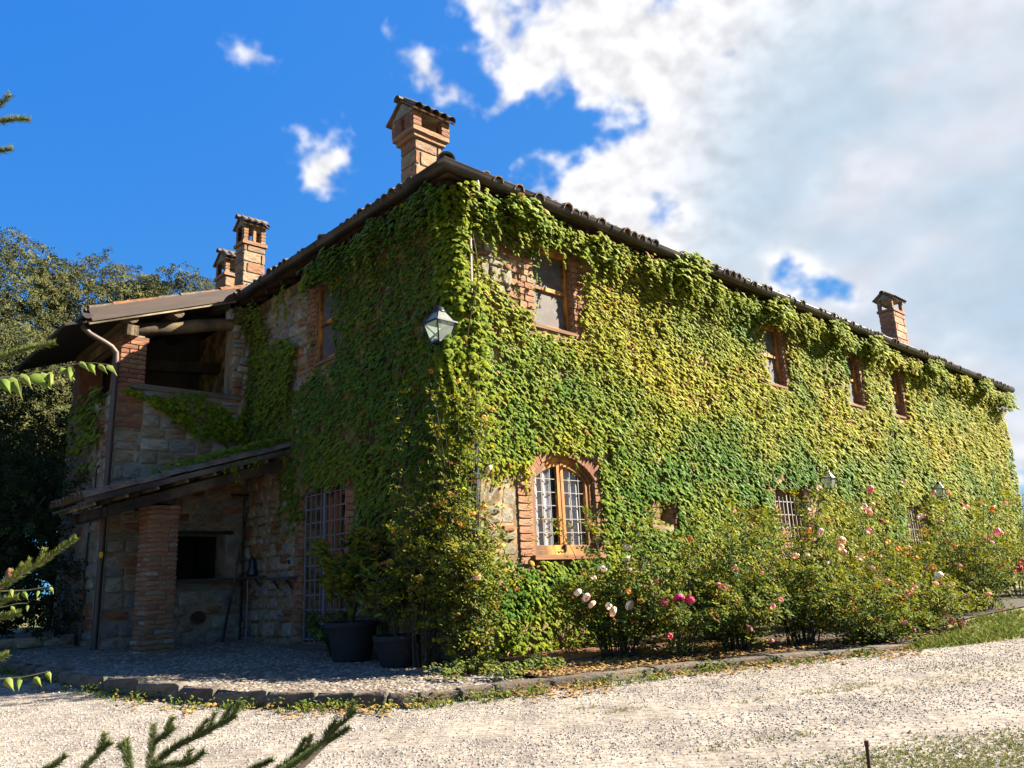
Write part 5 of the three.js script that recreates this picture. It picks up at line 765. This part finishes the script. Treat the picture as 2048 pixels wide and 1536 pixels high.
{
  const fir = thing('fir_sapling', 'small fir in front of the viewer, twigs rising into the bottom edge', 'fir tree'), r = rng(61), needles = [], wood = [];
  const T = [[-5.42, 0.42, 5.58], [-5.45, 0.1, 5.6], [-5.47, -0.5, 5.6]];
  wood.push(taper(T.slice().reverse(), 0.03, 0.012, 6, 7));
  const A = { a: [[-5.51, 0.61, 5.59], [-5.5, 0.63, 5.59], [-5.48, 0.65, 5.59], [-5.45, 0.67, 5.6], [-5.4, 0.69, 5.62], [-5.33, 0.72, 5.64]], b: [[-5.51, 0.61, 5.59], [-5.51, 0.63, 5.59], [-5.5, 0.68, 5.58], [-5.47, 0.7, 5.59], [-5.46, 0.71, 5.59]], c: [[-5.5, 0.62, 5.59], [-5.49, 0.63, 5.6], [-5.43, 0.63, 5.62], [-5.4, 0.65, 5.63]], d: [[-5.64, 0.6, 5.45], [-5.61, 0.63, 5.45], [-5.58, 0.66, 5.45], [-5.56, 0.68, 5.46]], e: [[-5.72, 0.62, 5.42], [-5.68, 0.64, 5.43], [-5.66, 0.65, 5.43], [-5.65, 0.66, 5.43]], f: [[-5.57, 0.62, 5.68], [-5.58, 0.65, 5.67], [-5.59, 0.69, 5.66], [-5.6, 0.7, 5.65]], g: [[-5.2, 0.53, 5.52], [-5.15, 0.56, 5.54], [-5.1, 0.59, 5.55], [-5.05, 0.61, 5.58], [-5.02, 0.64, 5.59], [-4.97, 0.68, 5.61]], h: [[-5.05, 0.61, 5.58], [-5.04, 0.63, 5.58], [-5.02, 0.66, 5.59]], i: [[-5.04, 0.61, 5.58], [-5.02, 0.62, 5.59], [-4.99, 0.64, 5.61]], j: [[-5.27, 0.53, 5.49], [-5.22, 0.56, 5.5], [-5.19, 0.57, 5.51], [-5.17, 0.58, 5.52]] };
  for (const k in A) { const p = A[k]; wood.push(taper(p, 0.006, 0.0025, 10, 5)); wood.push(taper([[-5.44, 0.3, 5.59], [(p[0][0] - 5.44) / 2, (p[0][1] + 0.34) / 2, (p[0][2] + 5.59) / 2], p[0]], 0.009, 0.006, 6, 5)); firTwig(needles, [[(p[0][0] * 2 - 5.44) / 1, p[0][1] * 2 - 0.62 > 0 ? p[0][1] - 0.06 : p[0][1], p[0][2]].map((v, q) => q === 0 ? p[0][0] + (-5.44 - p[0][0]) * 0.45 : q === 1 ? p[0][1] - 0.075 : v), p[0]], r, 0.019, 5000, [0.085, 0.115, 0.035]); firTwig(needles, p, r, 0.021, 6500, [0.085, 0.115, 0.035]); }
  for (const [k, u] of [['a', 0.55], ['a', 0.7], ['a', 0.84], ['a', 0.93], ['b', 0.5], ['b', 0.8], ['c', 0.6], ['d', 0.7], ['g', 0.35], ['g', 0.45], ['g', 0.9], ['f', 0.5]]) { const c = new THREE.CatmullRomCurve3(A[k].map((p) => V(...p))), p = c.getPointAt(u), t = c.getTangentAt(u), e = p.clone().addScaledVector(t, 0.02).add(V((r() - 0.5) * 0.02, 0.03, (r() - 0.5) * 0.02)); firTwig(needles, [p.toArray(), e.toArray()], r, 0.018, 5600, [0.10, 0.13, 0.035]); }
  mesh('branch', mergeGeometries(wood), M.stem, fir); instanced('needles', fir, NEEDLE, NEEDLE_M, needles);
}
{
  const fir = thing('fir_tree', 'young fir at the left edge, budded branches reaching into the picture', 'fir tree'), r = rng(62), needles = [], wood = [];
  wood.push(taper([[-6.05, -0.45, 4.7], [-6.03, 1.0, 4.76], [-6.06, 2.6, 4.86], [-6.06, 3.6, 4.9]], 0.05, 0.015, 10, 8));
  const A = [[[-6.03, 0.9, 4.72], [-5.75, 1.01, 4.67], [-5.68, 1.06, 4.68], [-5.64, 1.09, 4.69], [-5.57, 1.14, 4.7], [-5.49, 1.21, 4.73]], [[-6.03, 0.86, 4.72], [-5.75, 0.95, 4.67], [-5.67, 0.97, 4.68], [-5.62, 0.98, 4.69]], [[-6.03, 0.9, 4.72], [-5.72, 0.98, 4.67], [-5.67, 1.02, 4.68], [-5.63, 1.03, 4.69]], [[-6.04, 0.72, 4.72], [-5.71, 0.84, 4.68], [-5.66, 0.85, 4.69], [-5.64, 0.86, 4.69]],
    [[-6.06, 2.4, 4.9], [-5.94, 2.46, 5.01], [-5.87, 2.46, 5.01], [-5.84, 2.47, 5.03], [-5.8, 2.48, 5.04]], [[-6.06, 2.36, 4.9], [-5.92, 2.45, 5.0], [-5.88, 2.5, 5.04], [-5.86, 2.53, 5.06]], [[-6.06, 2.3, 4.88], [-5.91, 2.38, 4.97], [-5.86, 2.38, 4.97], [-5.83, 2.39, 4.99]], [[-6.04, 1.7, 4.8], [-5.82, 1.76, 4.75], [-5.76, 1.78, 4.76], [-5.7, 1.81, 4.78], [-5.62, 1.84, 4.8]],
    [[-6.03, 1.3, 4.74], [-6.25, 1.4, 4.6], [-6.5, 1.5, 4.45]], [[-6.05, 2.0, 4.8], [-6.3, 2.1, 4.65], [-6.5, 2.2, 4.6]], [[-6.03, 0.5, 4.72], [-6.35, 0.6, 4.55], [-6.7, 0.65, 4.4]]];
  for (const p of A) { wood.push(taper(p, 0.009, 0.003, 10, 5)); firTwig(needles, p.slice(1).length > 2 ? p.slice(1) : p, r, 0.024, 4200, [0.13, 0.165, 0.035]); }
  const bud = []; for (const [i, u] of [[0, 0.55], [0, 0.62], [0, 0.72], [0, 0.8], [0, 0.68], [1, 0.8], [2, 0.8]]) { const c = new THREE.CatmullRomCurve3(A[i].map((p) => V(...p))), p = c.getPointAt(u), e = p.clone().addScaledVector(c.getTangentAt(u), 0.02).add(V((r() - 0.5) * 0.03, 0.035, (r() - 0.5) * 0.03)); firTwig(needles, [p.toArray(), e.toArray()], r, 0.018, 6000, [0.16, 0.18, 0.035]); }
  mesh('branch', mergeGeometries(wood), M.stem, fir); instanced('needles', fir, NEEDLE, NEEDLE_M, needles);
  mesh('cone_bud', new THREE.SphereGeometry(0.013, 8, 6).scale(0.8, 1.3, 0.8), mat([0.42, 0.16, 0.08]), fir, [-5.66, 1.105, 4.69]); mesh('cone_bud', new THREE.SphereGeometry(0.02, 8, 6).scale(0.7, 1.5, 0.7), mat([0.40, 0.24, 0.08]), fir, [-5.805, 1.8, 4.75], [0, 0, 0.6]);
}
{ // a creeper with pointed leaves threads through the fir
  const cr = thing('creeper_sprig', 'leafy creeper shoots hanging through the fir at the left edge', 'creeper'), r = rng(63), lm = [0, 1, 2].map((k) => { const m = leafMat(0.4, 0.85); m.color.setRGB(0.13 + k * 0.03, 0.19 + k * 0.015, 0.03 + k * 0.01); return m; });
  const lf = fan([[0, 0], [-0.2, -0.1], [-0.27, -0.32], [-0.15, -0.68], [-0.05, -0.95], [0, -1.25], [0.05, -0.95], [0.15, -0.68], [0.27, -0.32], [0.2, -0.1]], 0.3);
  const shoots = [[[[-6.0, 1.66, 4.5], [-5.77, 1.74, 4.44], [-5.71, 1.78, 4.46], [-5.64, 1.8, 4.47], [-5.58, 1.82, 4.49], [-5.52, 1.84, 4.51], [-5.46, 1.86, 4.53], [-5.38, 1.86, 4.55]], 15, 0.092], [[[-6.0, 0.98, 4.7], [-5.73, 1.03, 4.67], [-5.68, 1.05, 4.68], [-5.61, 1.05, 4.69], [-5.54, 1.06, 4.71]], 9, 0.045], [[[-6.0, 0.96, 4.7], [-5.71, 1.0, 4.67], [-5.67, 1.0, 4.68], [-5.64, 1.01, 4.69], [-5.6, 1.01, 4.7]], 7, 0.045], [[[-6.0, 0.74, 4.7], [-5.71, 0.78, 4.69], [-5.66, 0.79, 4.69], [-5.6, 0.79, 4.71], [-5.53, 0.8, 4.72]], 9, 0.07]];
  const stems = [];
  for (const [p, n, s] of shoots) { stems.push(taper(p, 0.006, 0.0015, 14, 5)); const c = new THREE.CatmullRomCurve3(p.map((q) => V(...q))); for (let i = 0; i < n; i++) { const u = lerp(0.35, 0.995, i / (n - 1)), q = c.getPointAt(u), f = lerp(1, 0.45, (u - 0.35) / 0.65); const m = mesh('leaf', lf, lm[i % 3], cr); const nr = V(-0.2 + (r() - 0.5) * 1.2, 0.45 + r() * 0.3, 0.9), tip = V(0.35 + (r() - 0.5) * 0.8, -1, (r() - 0.5) * 0.6); placed(q.add(V(0, (r() - 0.5) * 0.012, (i % 2 ? 1 : -1) * 0.008)), ...lookOut(nr, tip, 0), s * f * (0.85 + 0.35 * r())).decompose(m.position, m.quaternion, m.scale); } }
  mesh('stem', mergeGeometries(stems), M.greenStem, cr);
}

// ---------------------------------------------------------------- grass, weeds, fallen leaves
{
  const blade = new THREE.BufferGeometry(); blade.setAttribute('position', new THREE.Float32BufferAttribute([-0.07, 0, 0, 0.07, 0, 0, 0.06, 0.55, 0.14, -0.06, 0.55, 0.14, 0, 1, 0.5], 3)); blade.setAttribute('uv', new THREE.Float32BufferAttribute([0, 0, 1, 0, 1, 0.5, 0, 0.5, 0.5, 1], 2)); blade.setIndex([0, 1, 2, 0, 2, 3, 3, 2, 4]); blade.computeVertexNormals();
  const tuft = mergeGeometries([0, 1, 2, 3, 4].map((i) => blade.clone().scale(1, 0.7 + 0.3 * ((i * 7) % 4) / 3, 1).rotateY(i * 1.3).translate(Math.cos(i * 2) * 0.12, 0, Math.sin(i * 2) * 0.12)));
  const put = (list, r, x, z, y, s, dry) => { const m = new THREE.Matrix4().compose(V(x, y, z), Q.setFromAxisAngle(UP, r() * 6.3), V(s * 1.3, s * (0.6 + 0.8 * r()), s * 1.3)), v = 0.7 + r() * 0.6, d = clamp(dry + (r() - 0.5) * 0.5); list.push([m, new THREE.Color().setRGB(lerp(0.09, 0.25, d) * v, lerp(0.15, 0.205, d) * v, lerp(0.012, 0.06, d) * v)]); };
  const inside = roadSheet.userData.inside, r = rng(71), near = [], verge = [];
  for (let i = 0; i < 200000; i++) { const x = -3 + r() * 9, z = 3.6 + r() * 5; if (z < 4.2 + (x + 2) * 0.05 - 0.2) continue; const n = fbm(x * 0.8, z * 0.8, 3, 3), edge = z - (5.0 + 0.47 * x); if (r() > (0.55 + 1.5 * n) * smooth(0.0, 0.7, edge + n * 0.9)) continue; put(near, r, x, z, gy(x, z) - 0.005, 0.010 + r() * 0.018, 0.45 + n * 0.5); }
  // thin weedy lines and scraps on the road
  for (const [cx, cz, a, b, n] of [[1.15, 4.01, 0.5, 0.14, 260], [2.15, 4.7, 0.9, 0.3, 340], [-0.71, 3.0, 0.25, 0.06, 70], [-0.84, 2.67, 0.12, 0.05, 40], [2.75, 4.28, 0.6, 0.12, 140], [-0.9, 4.4, 0.6, 0.12, 200], [3.6, 4.9, 1.2, 0.4, 300], [0.3, 3.7, 0.3, 0.06, 50]]) for (let i = 0; i < n; i++) { const t = r() * 6.28, q = Math.sqrt(r()), x = cx + Math.cos(t) * q * a, z = cz + Math.sin(t) * q * b + (x - cx) * 0.35; put(near, r, x, z, gy(x, z), 0.008 + r() * 0.014, 0.6); }
  const g1 = instanced('sparse_grass', scene, tuft, LEAF_DULL, near); g1.userData.label = 'sparse half-dry grass at the lower right edge of the gravel road';
  for (let i = 0; i < 42000; i++) { const x = 2.6 + Math.pow(r(), 1.6) * 26, z = 2.2 + r() * 5 + x * 0.15; if (inside(x, z) || z < 3.2 + smooth(9, 4, x) * 0.35 || z > 3.9 + x * 0.32) continue; if (r() > 0.62 + 1.1 * fbm(x * 0.7, z * 0.7, 9, 3)) continue; put(verge, r, x, z, gy(x, z), 0.035 + r() * 0.045, 0.32); }
  const g2 = instanced('grass_verge', scene, tuft, LEAF_DULL, verge); g2.userData.label = 'bright green grass verge between the roses and the road at the right';
  // weeds along the foot of the kerb and in the bed
  const weeds = [], w2 = []; for (let i = 0; i < 5200; i++) { const s = r() * (KERB.length - 1.001), k = Math.floor(s), t = s - k, a = KERB[k], b = KERB[k + 1], dx = b[0] - a[0], dz = b[1] - a[1], l = Math.hypot(dx, dz), off = 0.07 + Math.pow(r(), 2) * 0.26; const x = a[0] + dx * t - dz / l * off, z = a[1] + dz * t + dx / l * off; const n = fbm(x * 1.6, z * 1.6, 13, 2); if (r() > 0.3 + 1.6 * n) continue; (r() < 0.35 ? w2 : weeds).push([x, z]); }
  const wl = []; for (const [x, z] of weeds) put(wl, r, x, z, gy(x, z) - 0.004, 0.022 + r() * 0.05, 0.3); const g3 = instanced('kerb_weeds', scene, tuft, LEAF_DULL, wl); g3.userData.label = 'low weeds sprouting along the foot of the kerb';
  const bl = []; for (const [x, z] of w2) for (let k = 0; k < 3; k++) { const s = 0.018 + r() * 0.03; bl.push([placed(V(x + (r() - 0.5) * 0.06, gy(x, z) + 0.01 + r() * 0.09, z + (r() - 0.5) * 0.06), ...lookOut(V((r() - 0.5) * 1.4, 0.8, (r() - 0.2)), V(r() - 0.5, -0.3, r() - 0.5), 0), s), roseTone(r, 0.25)]); }
  for (let i = 0; i < 2600; i++) { const x = -1.0 + r() * 1.3, z = 0.45 + r() * 1.2; if (fbm(x * 2, z * 2, 17, 2) < -0.02 || z > 1.5) continue; bl.push([placed(V(x, 0.02 + r() * 0.13, z), ...lookOut(V((r() - 0.5) * 1.4, 0.9, (r() - 0.2)), V(r() - 0.5, -0.3, r() - 0.5), 0), 0.03 + r() * 0.035), roseTone(r, 0.3)]); }
  for (let i = 0; i < 1200; i++) { const x = 1.0 + r() * 1.6, z = 0.2 + r() * 0.5; if (fbm(x * 2, z * 2, 19, 2) < 0.05) continue; bl.push([placed(V(x, 0.04 + r() * 0.16, z), ...lookOut(V((r() - 0.5) * 1.4, 0.9, (r() - 0.2)), V(r() - 0.5, -0.3, r() - 0.5), 0), 0.03 + r() * 0.03), roseTone(r, 0.75)]); }
  const g4 = instanced('ground_ivy', scene, OVAL_LEAF, LEAF, bl); g4.userData.label = 'small round-leaved ground plants at the foot of the kerb and house corner';
  // dead leaves in the bed and by the kerb
  const dead = []; for (let i = 0; i < 7000; i++) { const bedding = r() < 0.72, s = r() * (KERB.length - 1.001), k = Math.floor(s), t = s - k, a = KERB[k], b = KERB[k + 1], l = Math.hypot(b[0] - a[0], b[1] - a[1]); let x, z, y; if (bedding) { x = -0.3 + r() * 9; z = 1.1 + r() * (x < 4 ? 0.7 + x * 0.35 : 2.4); y = 0.025; } else { const off = 0.08 + Math.pow(r(), 2) * 0.5; x = a[0] + (b[0] - a[0]) * t - (b[1] - a[1]) / l * off; z = a[1] + (b[1] - a[1]) * t + (b[0] - a[0]) / l * off; y = gy(x, z) + 0.012; if (fbm(x, z, 5, 2) < -0.05) continue; } const q = r(); dead.push([placed(V(x, y + r() * 0.015, z), ...lookOut(V((r() - 0.5) * 0.9, 1, (r() - 0.5) * 0.9), V(r() - 0.5, 0, r() - 0.5), 0), 0.03 + r() * 0.04), new THREE.Color().setRGB(lerp(0.30, 0.46, q), lerp(0.15, 0.30, q), lerp(0.06, 0.08, q)).multiplyScalar(0.45 + 0.4 * r())]); }
  const g5 = instanced('leaf_litter', scene, OVAL_LEAF, LEAF_DULL, dead); g5.userData.label = 'dry brown and yellow leaves scattered in the bed and along the kerb';
}
renderer.render(scene, camera);
